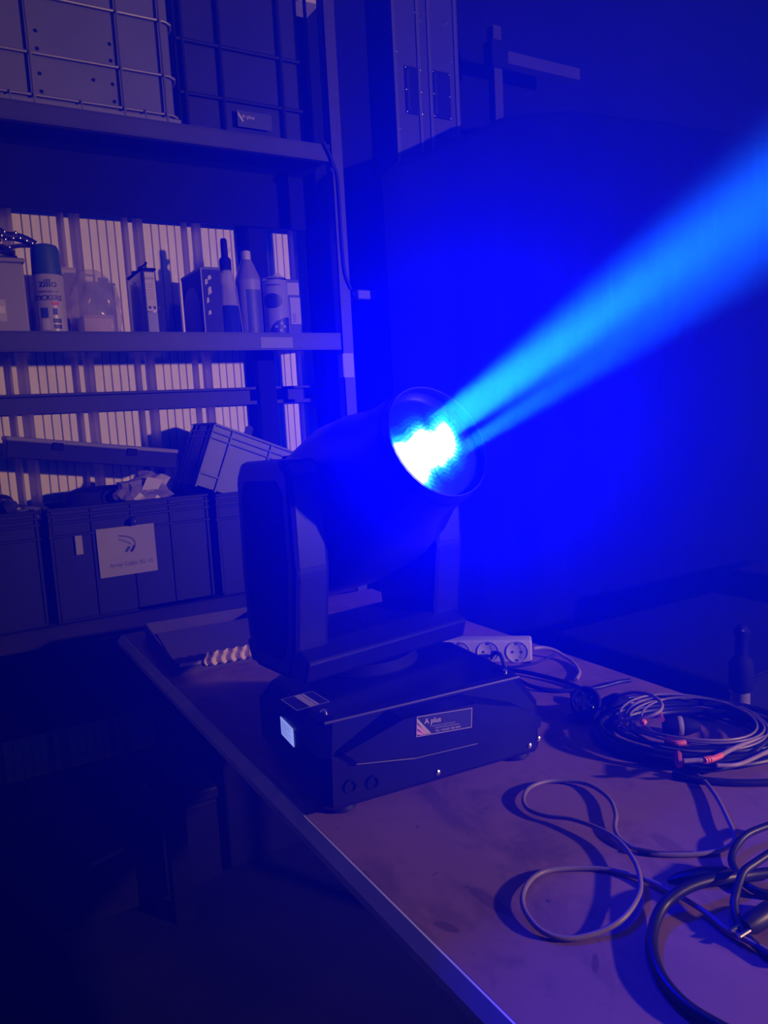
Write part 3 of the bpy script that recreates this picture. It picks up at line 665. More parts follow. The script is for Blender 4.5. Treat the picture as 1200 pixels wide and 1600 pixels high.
# white and navy can
wc = thing('paint_can', 'white can with navy oval badge and starred navy base', 'can', (at_y(434, 519, 2.40).x, 2.40, ZM))
RC = .0415
MB().lathe([(RC - .003, 0), (RC, .003), (RC, .182), (RC - .002, .185), (RC - .004, .189), (RC - .006, .186), (0, .186)], 36).build('body', mat('white_enamel', (.28, .25, .31), .35), wc, True)
MB().lathe([(RC - .0005, .178), (RC + .0008, .181), (RC - .0005, .184)], 36, cap=False).build('seam', CHROME, wc, True)
MB().lathe([(.016, .187), (.016, .198), (.013, .203), (0, .204)], 24, Matrix.Translation((.008, 0, 0))).build('cap', WHITE, wc, True)
wa = -math.atan2(1.05, 2.40)
def wpoly(pts, r, m, name, parent, nc=20):
    f = wrap(wa, 0, r); b = MB(); xa, xb = min(p[0] for p in pts), max(p[0] for p in pts)
    def span(x):
        zs_ = []
        for i in range(len(pts)):
            p, q = pts[i], pts[(i + 1) % len(pts)]
            if abs(p[0] - q[0]) > 1e-9 and min(p[0], q[0]) - 1e-9 <= x <= max(p[0], q[0]) + 1e-9: zs_.append(p[1] + (q[1] - p[1]) * (x - p[0]) / (q[0] - p[0]))
        return (min(zs_), max(zs_)) if zs_ else None
    for k in range(nc):
        u0 = xa + (xb - xa) * (k + .001) / nc; u1 = xa + (xb - xa) * (k + .999) / nc; s0, s1 = span(u0), span(u1)
        if s0 and s1: b.quad([f(Vector((u0, s0[0], 0))), f(Vector((u1, s1[0], 0))), f(Vector((u1, s1[1] + 1e-5, 0))), f(Vector((u0, s0[1] + 1e-5, 0)))])
    return b.build(name, m, parent)
body = wc.children[0]
wpoly([(-.012 + .036 * math.cos(2 * math.pi * k / 24), .112 + .024 * math.sin(2 * math.pi * k / 24)) for k in range(24)], RC + .0004, NAVY, 'oval_badge', body)
arc = [(-.045, .002), (.050, .002), (.050, .060)] + [(.050 - .075 * math.sin(math.pi / 2 * k / 8), .060 - .052 * (1 - math.cos(math.pi / 2 * k / 8))) for k in range(1, 9)]
wpoly(arc, RC + .0004, NAVY, 'navy_base_print', body)
wrap_rect(-.030, .160, .020, .164, RC + .0004, NAVY, 'print_line', body, ang=wa)
for sx, sz in ((-.002, .030), (.016, .040), (.026, .030), (.012, .018)):
    wpoly([(sx + (.0065 if k % 2 == 0 else .0028) * math.sin(2 * math.pi * k / 10), sz + (.0065 if k % 2 == 0 else .0028) * math.cos(2 * math.pi * k / 10)) for k in range(10)], RC + .0008, GREYINK, 'star', body)
# narrow navy box with labels
q0, q1 = at_y(455, 500, 2.41), at_y(471, 500, 2.41)
t = thing('carton', 'narrow navy carton with two pale labels at the right end of the shelf', 'box', (q0.x + .01, 2.46, ZM))
frame_at(t, MB().box(q0.x - .012, 2.415, ZM, q1.x + .002, 2.55, ZM + .192, .002), 'body', mat('navy_card', (.035, .035, .10), .6))
frame_at(t, MB().box(q0.x - .004, 2.4138, ZM + .140, q1.x, 2.4152, ZM + .180), 'label', mat('lilac_label', (.34, .30, .40), .6))
fl_ = frame_at(t, MB().box(q0.x + .002, 2.4138, ZM + .045, q1.x + .0015, 2.4152, ZM + .132), 'label', mat('lilac_label', (.34, .30, .40)))
for k in range(5): frame_at(t, MB().box(q0.x + .008, 2.4132, ZM + .052 + k * .006, q0.x + .020, 2.4140, ZM + .054 + k * .006), 'print_line', INK)

# ------------------------------------------------------------------ lower shelf: crates
ZB = 0.7965
def crate(label, x0, x1, y0, y1, z0, z1, m, nv=4, ribs=3):
    t = thing('storage_crate', label, 'crate', ((x0 + x1) / 2, (y0 + y1) / 2, z0))
    f = lambda mb, n, mm=m, p=None: frame_at(t, mb, n, mm, p)
    tk = .010
    f(MB().box(x0 + .006, y0 + .006, z0, x1 - .006, y0 + .006 + tk, z1).box(x0 + .006, y1 - .006 - tk, z0, x1 - .006, y1 - .006, z1).box(x0 + .006, y0 + .006, z0, x0 + .006 + tk, y1 - .006, z1).box(x1 - .006 - tk, y0 + .006, z0, x1 - .006, y1 - .006, z1).box(x0 + .006, y0 + .006, z0, x1 - .006, y1 - .006, z0 + .01), 'shell')
    for k in range(ribs): f(MB().box(x0, y0, z1 - .008 - k * .019, x1, y0 + .008, z1 - k * .019, .0015, 1).box(x0, y0, z1 - .008 - k * .019, x0 + .008, y1, z1 - k * .019, .0015, 1), 'rim_rib')
    for k in range(nv + 1):
        x = x0 + .004 + (x1 - x0 - .016) * k / nv; f(MB().box(x, y0 + .001, z0 + .01, x + .008, y0 + .007, z1 - .010, .001, 1), 'vertical_rib')
    f(MB().box(x0, y0, z1 - .085, x1, y0 + .008, z1 - .077, .0015, 1), 'band_rib')
    return t
YC0, YC1 = 2.336, 2.568
c1 = crate('black plastic crate at the left end of the lower shelf', -.25, .255, YC0, YC1, ZB, 1.13, DKCRATE, 3)
c2 = crate('black ribbed crate with the white cable label on its front', .272, .745, YC0, YC1, ZB, 1.13, DKCRATE, 4)
c3 = crate('black crate mostly hidden behind the stage light, holding the tilted grey crate', .762, 1.215, YC0, YC1, ZB, 1.125, DKCRATE, 3)
# contents board so that things can lie on the crates
frame_at(c2, MB().box(.29, 2.355, 1.085, .727, 2.550, 1.098), 'lid', DKCRATE)
frame_at(c1, MB().box(-.232, 2.355, 1.085, .237, 2.550, 1.098), 'lid', DKCRATE)
# label card and pocket on the middle crate
a, b_ = at_y(150, 829, 2.33), at_y(247, 889, 2.33)
cw, ch = b_.x - a.x, a.z - b_.z
card = thing('label_card', 'white card with a plug drawing and cable lettering on the black crate', 'label card', (a.x, 2.334, b_.z - .004))
MB().box(0, -.0008, 0, cw, .0008, ch + .006).build('sheet', mat('card_paper', (.30, .27, .28), .8, 0, .06), card)
cM = plane_M((0, -.0010, 0), (1, 0, 0), (0, 0, 1))
text_mesh('lettering', 'Array Cable 3G 10', ch * .118, INK, card, cM @ Matrix.Translation((cw * .17, ch * .20, .0002)))
dr = MB()
def stroke(pts, wd):
    P_ = spline([Vector((p[0] * cw, p[1] * ch, 0)) for p in pts], 5)
    for i in range(len(P_) - 1):
        d = (P_[i + 1] - P_[i]).normalized(); n = Vector((-d.y, d.x, 0)) * wd
        dr.quad([cM @ (q + Vector((0, 0, .0002))) for q in (P_[i] - n, P_[i + 1] - n, P_[i + 1] + n, P_[i] + n)])
stroke([(.36, .86), (.48, .83), (.58, .78), (.64, .68), (.62, .56), (.56, .50)], .0016)
stroke([(.36, .78), (.45, .74), (.53, .68), (.57, .64)], .0012)
stroke([(.47, .50), (.50, .54), (.54, .60)], .0040); stroke([(.56, .48), (.60, .56), (.62, .62)], .0036)
dr.build('plug_drawing', INK, card)
q0, q1 = at_y(117, 838, 2.33), at_y(131, 866, 2.33)
slip = thing('paper_slip', 'narrow white paper slip tucked beside the label card on the crate', 'paper', (q0.x, 2.334, q1.z))
MB().box(0, -.0006, 0, q1.x - q0.x, .0006, q0.z - q1.z).build('sheet', mat('card_paper', (.30, .27, .28)), slip)
MB().box(0, -.0009, .012, q1.x - q0.x, -.0005, .0135).build('print_line', GREYINK, slip)
q0 = at_y(208, 815, 2.33)
MBc = thing('cup_hook', 'small shiny knob on the crate front above the label card', 'knob', q0)
MB().lathe([(.004, .006), (.004, -.004), (.010, -.008), (.011, -.013), (.007, -.017), (0, -.018)], 16, Matrix.Rotation(math.radians(-90), 4, 'X')).build('knob_head', mat('shiny_black', (.03, .03, .035), .12), MBc, True)
MB().lathe([(.013, .0065), (.013, .004), (0, .004)], 16, Matrix.Rotation(math.radians(-90), 4, 'X')).build('knob_plate', DKSTEEL, MBc, True)
# long black case lying over the crates
a, b_ = at_y(10, 681, 2.41), at_y(262, 701, 2.41)
ang = math.atan2(b_.z - a.z, b_.x - a.x)
LC = thing('long_case', 'long black flat case lying tilted over the crates', 'case', (a.x, 2.46, a.z)); LC.rotation_euler = (0, -ang, 0)
L_ = (b_ - a).length + .03; TH_ = .062
MB().box(0, -.055, -TH_, L_, .075, -.012, .004).build('body', mat('case_black', (.010, .009, .010), .6, spec=.15), LC)
MB().box(-.003, -.058, -.014, L_ + .003, .078, 0, .005).build('lid', mat('case_lid_lit', (.17, .15, .16), .5), LC)  # lid paler than the body: light on its top put into the colour
for x in (.12, .33): MB().box(x, -.060, -.030, x + .03, -.054, -.008, .001).build('latch', DKSTEEL, LC)
t = thing('tool_bag', 'black tool bag under the long flat case on the ribbed crate', 'bag', (.50, 2.485, 1.0985))
MB().loft([sq(.155, .050, 0, 4, 24), sq(.160, .055, .02, 4, 24), sq(.150, .052, .060, 4, 24), sq(.11, .04, .072, 4, 24)]).build('body', BLKM, t, True)
MB().tube(spline([(-.05, -.054, .03), (-.045, -.058, .055), (0, -.060, .062), (.045, -.058, .055), (.05, -.054, .03)]), .005, 8).build('handle', RUB, t, True)
# crumpled wrapper
q = at_y(233, 782, 2.36)
t = thing('crumpled_wrapper', 'crumpled pale wrapper lying on the rim of the ribbed crate', 'wrapper', (q.x, 2.392, 1.0985))
rg = random.Random(11); bm = bmesh.new(); bmesh.ops.create_icosphere(bm, subdivisions=3, radius=1.0)
for v in bm.verts:
    n = v.co.normalized(); k_ = 1 + .20 * math.sin(5 * n.x + 3 * n.y) + .16 * math.sin(9 * n.z + 4 * n.x) + rg.uniform(-.10, .10)
    v.co = Vector((n.x * .078 * k_, n.y * .030 * k_, max(0, .052 + n.z * .052 * k_)))
me = bpy.data.meshes.new('crumple'); bm.to_mesh(me); bm.free(); me.materials.append(mat('wrapper_film', (.22, .18, .20), .35, 0, .2, 30))
o = bpy.data.objects.new('crumple', me); C.objects.link(o); o.parent = t
MB().prism([(-.02, .06), (.03, .058), (.045, .085), (.0, .098)], 'y', -.036, -.034).build('torn_flap', PAPER, t)
# black cable ends on the left crate
t = thing('cable_bunch', 'bunch of black cable ends with a shiny plug on the left crate', 'cable', (at_y(40, 790, 2.40).x - .07, 2.44, 1.0985))
for i in range(5):
    pts = [(-.16 + .02 * i, .05 * math.cos(i), .012), (-.09, -.05 + .03 * i, .03 + .008 * i), (-.02 + .01 * i, .02 * math.sin(i * 2), .05 + .004 * i), (.05, -.03 + .02 * i, .035), (.09 + .01 * i, .03 - .01 * i, .012)]
    MB().tube(spline(pts, 6), .011, 8).build('cable_strand', RUB, t, True)
MB().lathe([(.006, -.02), (.016, -.015), (.018, .005), (.008, .02), (0, .021)], 18, Matrix.Translation((.03, -.05, .045)) @ Matrix.Rotation(1.2, 4, 'Y')).build('plug', mat('shiny_black', (.03, .03, .035)), t, True)
MB().lathe([(.045, 0), (.045, .004), (.02, .012), (0, .013)], 26, Matrix.Translation((.075, -.04, .018)) @ Matrix.Rotation(.35, 4, 'X')).build('disc', mat('grey_disc', (.16, .15, .16), .4), t, True)
# tilted grey crate
a, b_ = at_y(336, 660, 2.345), at_y(305, 760, 2.345)
tl = math.atan2(a.x - b_.x, a.z - b_.z)
gc = thing('grey_crate', 'grey plastic crate lying tilted on top of the black crates', 'crate', (b_.x, 2.345, b_.z)); gc.rotation_euler = (0, tl, 0)
GH = (a - b_).length; GL, GD = .34, .215; tk = .006
MB().box(.0, .004, 0, GL, .004 + tk, GH).box(0, GD - tk, 0, GL, GD, GH).box(0, .004, 0, tk, GD, GH).box(GL - tk, .004, 0, GL, GD, GH).box(0, .004, 0, GL, GD, tk).build('shell', CRATE, gc)
for z in (GH - .004, GH - .026, GH - .046): MB().box(-.006, -.004, z - .004, GL + .006, .006, z, .001, 1).box(-.006, -.004, z - .004, .002, GD + .004, z, .001, 1).build('rim_rib', CRATE, gc)
for x in (-.002, .062, .20, .30): MB().box(x, -.003, .0, x + .006, .006, GH - .004, .001, 1).build('vertical_rib', CRATE, gc)
for y in (.008, .05, .15, .195): MB().box(-.005, y, 0, .004, y + .012, GH - .004, .001, 1).build('vertical_rib', CRATE, gc)
MB().box(.0, -.003, .044, .066, .006, .050, .001, 1).build('cross_rib', CRATE, gc)
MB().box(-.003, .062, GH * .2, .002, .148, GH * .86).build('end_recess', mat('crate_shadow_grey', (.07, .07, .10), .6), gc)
MB().prism([(.175, GH - .01), (.205, GH - .01), (.203, GH + .05), (.196, GH + .058), (.184, GH + .058), (.177, GH + .05)], 'y', GD - .004, GD + .002).build('handle_tab', DKCRATE, gc)

# ------------------------------------------------------------------ on the workbench
def on(px, py, h=0.0): return at_z(px, py, TZ + h)
def cable(name, label, pts, r, m, sub=6, group=None):
    P3 = [on(px, py, h + r + .0004) for px, py, h in pts]
    t = thing(name, label, 'cable', (P3[0].x, P3[0].y, TZ), group=group)
    off = Vector(t.location)
    path = spline(P3, sub)
    for p in path: p.z = max(p.z, TZ + r + .0003)
    MB().tube([p - off for p in path], r, 10).build('sheath', m, t, True)
    return t
def zz(x, y): return (780 + x / 2.5, 960 + y / 2.5)
loop = [(740, 600, .004), (800, 650, .006), (850, 715, .010), (893, 800, .014), (920, 868, .012), (895, 908, .006), (800, 934, .001), (640, 938, .0), (545, 920, .002), (475, 880, .004), (452, 835, .008), (455, 780, .014), (425, 715, .012), (340, 662, .006), (220, 648, .006), (130, 670, .010), (96, 712, .010), (110, 758, .006), (180, 786, .010), (285, 800, .020), (400, 842, .024), (470, 888, .024), (530, 968, .025), (552, 1050, .028), (538, 1112, .026), (480, 1190, .018), (380, 1245, .004), (260, 1266, .001), (160, 1232, .006), (98, 1152, .010), (96, 1082, .010), (140, 1022, .006), (220, 996, .002), (380, 993, .0), (520, 1020, .002), (640, 1066, .008), (800, 1160, .010), (900, 1238, .010), (1050, 1315, .008), (1120, 1350, .006)]
gl = cable('grey_cable', 'thin grey cable lying in two loops across the bench top', [(*zz(x, y), h * .38) for x, y, h in loop], .0030, GREYCB)
pb = [on(*zz(540, 921), .005), on(*zz(640, 938), .003), on(*zz(760, 936), .003)]
MB().tube([p - Vector(gl.location) for p in spline(pb, 5)], .0036, 8).build('dark_tape', RUB, gl, True)
A_ = cable('black_cable', 'thick black cable curving off the bottom right corner of the bench', [(1215, 1362, .004), (1165, 1368, .006), (1125, 1373, .012), (1090, 1381, .014), (1060, 1395, .012), (1036, 1416, .006), (1022, 1446, .002), (1019, 1484, .0), (1034, 1528, .0), (1072, 1572, .0), (1130, 1608, .0), (1215, 1650, .0)], .0062, RUB)
cable('black_cable', 'black cable bending down along the right edge below the grey loops', [(1215, 1325, .03), (1182, 1347, .028), (1163, 1361, .026), (1155, 1378, .022), (1150, 1396, .018), (1147, 1412, .014), (1151, 1434, .008), (1166, 1462, .002), (1196, 1490, .0), (1220, 1505, .0)], .0045, RUB)
cable('black_cable', 'black cable arching in from the right edge beside the grey loop end', [(1215, 1285, .012), (1170, 1302, .010), (1150, 1322, .006), (1143, 1343, .003), (1150, 1362, .001), (1166, 1382, .001), (1188, 1394, .001), (1220, 1398, .001)], .0045, RUB)
cable('black_cable', 'shiny black cable running level under the coil to the right edge', [(1052, 1208, .0), (1080, 1216, .0), (1120, 1221, .0), (1160, 1223, .0), (1220, 1222, .0)], .0050, RUB)
q = on(1192, 1425, .016)
t = thing('black_plug', 'ragged black plug lying at the right edge between black cables', 'plug', (q.x, q.y, TZ))
MB().lathe([(0, -.03), (.007, -.03), (.0105, -.02), (.011, .012), (.009, .03), (.006, .04), (0, .04)], 20, Matrix.Translation((0, 0, .0112)) @ Matrix.Rotation(math.radians(90), 4, 'Y')).build('body', RUB, t, True)
for s in (-1, 1): MB().tube([(-.03, s * .005, .0112), (-.047, s * .005, .0112)], .0022, 8).build('pin', CHROME, t, True)
q = on(1060, 1374, .003)
t = thing('cable_connector', 'flat tapered black connector lying by the thick black cable', 'connector', (q.x, q.y, TZ)); 
d = on(1170, 1372) - on(1050, 1374); t.rotation_euler = (0, 0, math.atan2(d.y, d.x))
MB().loft([[Vector((x, ww * math.cos(a_), hh + hh * math.sin(a_))) for a_ in [2 * math.pi * k / 14 for k in range(14)]] for x, ww, hh in ((-.012, .002, .002), (.0, .008, .005), (.025, .011, .008), (.055, .010, .008), (.062, .006, .006))]).build('body', RUB, t, True)
MB().tube([(.060, 0, .007), (.075, .002, .006), (.09, .006, .005)], [.005, .0045, .004], 8).build('strain_relief', RUB, t, True)
# the coiled bundle -----------------------------------------------------------
def coil(name, label, cx, cy, ra, rb, n, r, m, seed, rot=0.0, z0=0.0, spread=.018):
    t = thing(name, label, 'cable', (cx, cy, TZ)); rg = random.Random(seed)
    for i in range(n):
        a0 = ra + rg.uniform(-spread, spread); b0 = rb + rg.uniform(-spread, spread); ox, oy = rg.uniform(-.012, .012), rg.uniform(-.012, .012); ph = rg.uniform(0, 6)
        pts = []
        for k in range(40):
            a_ = 2 * math.pi * k / 40; x = ox + a0 * math.cos(a_); y = oy + b0 * math.sin(a_)
            pts.append((x * math.cos(rot) - y * math.sin(rot), x * math.sin(rot) + y * math.cos(rot), z0 + r + .0022 * i + .003 * (1 + math.sin(2 * a_ + ph))))
        MB().tube(pts, r, 8, closed=True).build('loop', m, t, True)
    return t
cc = on(1086, 1156)
blackcoil = coil('coiled_cable', 'coil of black cable with orange tape on the right of the bench', cc.x, cc.y, .128, .112, 9, .0042, RUB, 5, math.radians(-35), 0.0, .024)
greycoil = coil('coiled_cable', 'coil of pale grey cable tangled on top of the black coil', cc.x + .012, cc.y + .004, .112, .098, 4, .0019, GREYCB, 9, math.radians(-35), .020, .022)
off = Vector(blackcoil.location)
def seg(pts, r, m, name, parent, n=8):
    o_ = Vector(parent.location); return MB().tube([p - o_ for p in spline(pts, 5)], r, n).build(name, m, parent, True)
seg([on(1040, 1157, .030), on(1056, 1161, .032), on(1071, 1160, .032)], .0042, ORANGE, 'orange_tape', blackcoil)
seg([on(1003, 1130, .035), on(1007, 1127, .036)], .0050, ORANGE, 'orange_tape', blackcoil)
seg([on(1059, 1178, .03), on(1060, 1190, .03), on(1062, 1196, .028)], .0055, REDTAPE, 'red_tape', blackcoil)
seg([on(1030, 1116, .04), on(1034, 1124, .04)], .005, REDTAPE, 'red_tape', blackcoil)
t = cable('grey_cable', 'pale grey cable with orange sleeve leaving the coil to the right edge', [(1068, 1189, .036), (1085, 1188, .036), (1102, 1187, .036), (1122, 1182, .034), (1145, 1170, .030), (1175, 1158, .026), (1215, 1146, .022)], .0034, PALECB)
o_ = Vector(t.location); MB().tube([p - o_ for p in spline([on(1100, 1188, .0395), on(1112, 1186, .0393), (on(1127, 1180, .037))], 5)], .0042, 8).build('orange_sleeve', ORANGE, t, True)
for k in range(3): p = on(1101 + k * 4, 1188 - k * .8, .0395) - o_; MB().lathe([(0, -.002), (.0052, -.0015), (.0052, .0015), (0, .002)], 10, Matrix.Translation(p) @ Matrix.Rotation(1.57, 4, 'Y')).build('sleeve_ring', ORANGE, t)
cable('grey_cable', 'pale grey cable end curling up above the coil', [(967, 1087, .035), (990, 1082, .045), (1015, 1085, .05), (1032, 1097, .05), (1033, 1108, .045), (1020, 1117, .04), (990, 1124, .03), (960, 1128, .02)], .0030, PALECB)
cable('grey_cable', 'thin grey cable arc standing at the near end of the coil', [(978, 1130, .012), (977, 1115, .03), (988, 1102, .045), (1010, 1093, .05), (1030, 1092, .05)], .0024, GREYCB)
cable('grey_cable', 'pale grey cable sweeping out of the coil at the far right', [(1120, 1196, .030), (1150, 1195, .028), (1175, 1186, .024), (1215, 1166, .02)], .0030, PALECB)
cable('black_cable', 'black cable bowing along the front of the coil', [(1060, 1188, .012), (1085, 1199, .010), (1120, 1202, .010), (1160, 1190, .012), (1190, 1165, .02), (1215, 1140, .022)], .0042, RUB)
# jack plug lying in the coil
q = on(1062, 1148, 0)
t = thing('jack_plug', 'black barrel plug lying inside the coil', 'plug', (q.x, q.y, TZ)); t.rotation_euler = (0, 0, -.7)
MB().lathe([(0, -.026), (.012, -.026), (.015, -.018), (.015, .012), (.010, .026), (.006, .032), (0, .032)], 20, Matrix.Translation((0, 0, .0152)) @ Matrix.Rotation(math.radians(90), 4, 'Y')).build('barrel', BLKM, t, True)
MB().lathe([(.0153, -.004), (.0158, -.003), (.0158, .003), (.0153, .004)], 20, Matrix.Translation((0, 0, .0152)) @ Matrix.Rotation(math.radians(90), 4, 'Y'), cap=False).build('ring', GREYINK, t, True)
# round black plug with silver contacts
q = on(915, 1122, 0)
t = thing('round_plug', 'big round black socket plug with silver contacts left of the coil', 'plug', (q.x, q.y, TZ)); t.rotation_euler = (0, 0, -.75)
PM = Matrix.Translation((0, 0, .027)) @ Matrix.Rotation(math.radians(58), 4, 'X')
MB().lathe([(.0, -.030), (.014, -.030), (.022, -.018), (.0262, -.004), (.0262, .022), (.023, .024), (.021, .018), (0, .018)], 30, PM).build('housing', BLKM, t, True)
for k in range(5):
    a_ = .5 + k * 1.25; c_ = Vector((.0135 * math.cos(a_), .0135 * math.sin(a_), .020))
    MB().tube([PM @ (c_ + Vector((.003 * math.cos(j * .9 + a_), .003 * math.sin(j * .9 + a_), .0))) for j in range(5)], .0010, 6).build('contact', CHROME, t, True)
MB().tube(spline([PM @ Vector((0, 0, -.028)), PM @ Vector((0, 0, -.045)), Vector((.0, .055, .012)), Vector((-.02, .09, .006))], 5), .0055, 8).build('cord', RUB, t, True)
t = thing('black_plug', 'black cloth-like cable lump beside the round socket plug', 'plug', (on(962, 1118).x, on(962, 1118).y, TZ))
MB().loft([sq(.030, .022, .000, 2.2, 20), sq(.034, .026, .012, 2.2, 20), sq(.026, .020, .030, 2.2, 20), sq(.010, .008, .038, 2.2, 20)]).build('body', BLKM, t, True)
MB().tube(spline([(.02, -.01, .02), (.05, -.015, .016), (.075, 0, .006)], 5), .005, 8).build('cord', RUB, t, True)
# power strip
p0, p1 = on(832, 1036), on(735, 1036)
u = (p1 - p0); u.z = 0; u.normalize()
ps = thing('power_strip', 'white three socket power strip lying behind the stage light', 'power strip', (p0.x, p0.y, TZ))
ps.rotation_euler = (0, 0, math.atan2(u.y, u.x))        # local +x runs from the near right end to the far left end, +y is the front
FL = 1 if (Matrix.Rotation(math.atan2(u.y, u.x), 3, 'Z') @ Vector((0, 1, 0))).dot(Vector((-1, -1, 0))) > 0 else -1
SL, SDp, SHt = .200, .040, .050
MB().box(0, 0, 0, SL, -FL * SDp, SHt, .005, 3).build('housing', WHITE, ps, True)
RX = Matrix.Rotation(math.radians(-90 * FL), 4, 'X')
WELL = mat('socket_grey', (.50, .47, .48), .5)
for k in range(3):
    x = .032 + k * .062
    sk = MB().lathe([(.0225, .001), (.0235, .0012), (.0235, -.0005)], 32, Matrix.Translation((x, FL * .0005, SHt / 2)) @ RX, cap=False).build('socket_rim', WHITE, ps, True)
    sw = MB().lathe([(.0222, .0014), (.0205, .0002), (0, .0002)], 32, Matrix.Translation((x, FL * .0004, SHt / 2)) @ RX, cap=False).build('socket', WELL, ps, True)
    for dx, dz in ((-.0095, 0), (.0095, 0)):
        MB().lathe([(0, .0006), (.0026, .0006), (.0026, 0), (0, 0)], 12, Matrix.Translation((x + dx, FL * .0008, SHt / 2 + dz)) @ RX).build('pin_hole', INK, sw)
    for dz in (-.019, .019): MB().box(x - .003, FL * .0004, SHt / 2 + dz - .003, x + .003, FL * .0016, SHt / 2 + dz + .003).build('earth_clip', CHROME, sw)
    MB().prism([(x + .019 * math.cos(a_), SHt / 2 + .019 * math.sin(a_)) for a_ in [math.pi * (.65 + .7 * k2 / 10) for k2 in range(11)]] + [(x + .010 * math.cos(a_), SHt / 2 + .012 * math.sin(a_)) for a_ in [math.pi * (1.35 - .7 * k2 / 10) for k2 in range(11)]], 'y', FL * .0006, FL * .0012).build('socket_well', GREYINK, sw)
cable('grey_cable', 'pale cord leaving the right end of the power strip', [(834, 1013, .02), (850, 1012, .018), (868, 1017, .012), (882, 1026, .004), (895, 1035, .001), (905, 1050, -.0), (900, 1062, .0)], .0040, PALECB)
pl = thing('black_plug', 'black angled plug in front of the power strip sockets', 'plug', (on(757, 1045).x, on(757, 1045).y, TZ)); pl.rotation_euler = (0, 0, math.atan2(u.y, u.x))
MB().box(-.014, -.012, 0, .014, .012, .030, .005, 3).build('body', RUB, pl, True)
MB().tube(spline([(-.012, 0, .022), (-.022, .004, .036), (-.034, .008, .034), (-.040, .010, .018), (-.044, .012, .006)], 5), .0045, 8).build('cord', RUB, pl, True)
cable('black_cable', 'black cord running from behind the light base to the round plug', [(790, 1046, .004), (820, 1050, .004), (850, 1057, .002), (880, 1065, .001), (905, 1075, .0), (922, 1090, .001), (930, 1100, .006)], .0045, RUB)
cable('black_cable', 'second black cord curving low behind the light base', [(800, 1056, .003), (830, 1072, .002), (865, 1079, .0), (900, 1078, .0), (935, 1074, .0), (965, 1066, .0), (985, 1063, .0)], .0042, RUB)
cable('black_cable', 'thin black cord hanging in a shallow loop below the power strip', [(770, 1040, .004), (800, 1042, .002), (830, 1038, .004), (852, 1030, .010), (868, 1022, .017)], .0026, RUB)
# open carton tray at the far end of the bench
q0, q1 = on(236, 1064), on(396, 1034)
tray = thing('carton_tray', 'torn open cardboard tray with fluted edge at the far end of the bench', 'box', (.41, 1.655, TZ)); tray.rotation_euler = (0, 0, -.08)
TWd, TDp, THh = .30, .33, .045
MB().box(0, 0, 0, TWd, TDp, .004).build('bottom', CARD, tray)
for nm, bx in (('side_wall', (0, 0, .004, .004, TDp, THh)), ('side_wall', (TWd - .004, 0, .004, TWd, TDp, THh)), ('back_wall', (0.004, TDp - .004, .004, TWd - .004, TDp, THh))):
    MB().box(*bx).build(nm, CARD, tray)
MB().prism([(0, 0), (TWd, 0), (TWd, .034), (.22, .032), (.19, .026), (.12, .024), (.08, .020), (.03, .024), (0, .030)], 'y', -.004, 0).build('front_wall', CARD, tray)
wv = []
for k in range(81):
    x = .075 + .22 * k / 80; wv.append((x, .006 * math.sin(2 * math.pi * k / 80 * 10)))
FLUTE = mat('fluted_paper', (.62, .50, .46), .8, 0, .1)
MB().loft([[Vector((x + .010 * (z - .02) / .02 * 0 + .004 * math.sin(z * 200), y - .012, z)) for x, y in wv] for z in (.012, .02, .028, .036, .042)], cap=False, closed=False).build('fluted_strip', FLUTE, tray)
MB().box(.02, -.0052, .018, .085, -.004, .026).build('torn_lip', FLUTE, tray)
MB().box(.02, .05, .0045, .27, .28, .008, M=Matrix.Rotation(math.radians(4), 4, 'X')).build('loose_flap', mat('pale_flap', (.10, .075, .075), .8), tray)

# ------------------------------------------------------------------ under and beside the bench
fc = thing('floor_case', 'black case with a pale label on the floor under the shelves', 'case', (.25, 2.25, 0))
frame_at(fc, MB().box(-.25, 2.10, .012, .62, 2.50, .26, .008), 'body', BLKM)
frame_at(fc, MB().box(-.255, 2.095, .26, .625, 2.505, .30, .008), 'lid', DKCRATE)
for x in (-.2, .55): frame_at(fc, MB().box(x, 2.13, 0, x + .04, 2.47, .012), 'runner', RUB)
q0, q1 = at_y(142, 1352, 2.10), at_y(196, 1322, 2.10)
frame_at(fc, MB().prism([(q0.x, q0.z - .005), (q1.x, q0.z + .012), (q1.x, q1.z), (q0.x, q1.z - .015)], 'y', 2.0985, 2.1002), 'label', mat('dull_label', (.30, .25, .28), .7))
for x in (.02, .40): frame_at(fc, MB().box(x, 2.088, .235, x + .05, 2.0955, .285, .002), 'latch', DKSTEEL)
f2 = thing('floor_case', 'added tall black case keeping the gap behind the bench legs dark', 'case', (.94, 2.3, 0))  # added to cover the brightly lit wall behind the bench legs
frame_at(f2, MB().box(.65, 2.12, .012, 1.20, 2.50, .60, .008), 'body', BLKM)
frame_at(f2, MB().box(.645, 2.115, .60, 1.205, 2.505, .64, .008), 'lid', DKCRATE)
for x in (.70, 1.10): frame_at(f2, MB().box(x, 2.15, 0, x + .04, 2.47, .012), 'runner', RUB)
q = at_z(40, 1282, .305)
t = thing('clamp', 'pale metal clamp lying on the floor case', 'clamp', (q.x, q.y, .3005)); t.rotation_euler = (0, 0, .4)
MB().box(-.05, -.012, 0, .05, .012, .012, .002).build('bar', STEEL, t); MB().box(-.05, -.014, .012, -.03, .014, .035, .002).build('jaw', STEEL, t); MB().lathe([(.008, 0), (.008, .03), (0, .03)], 12, Matrix.Translation((.035, 0, .012))).build('screw', STEEL, t, True)
q = at_z(92, 1262, .305)
t = thing('clamp', 'smaller dull metal clamp behind the pale clamp on the floor case', 'clamp', (q.x, q.y, .3005)); t.rotation_euler = (0, 0, .2)
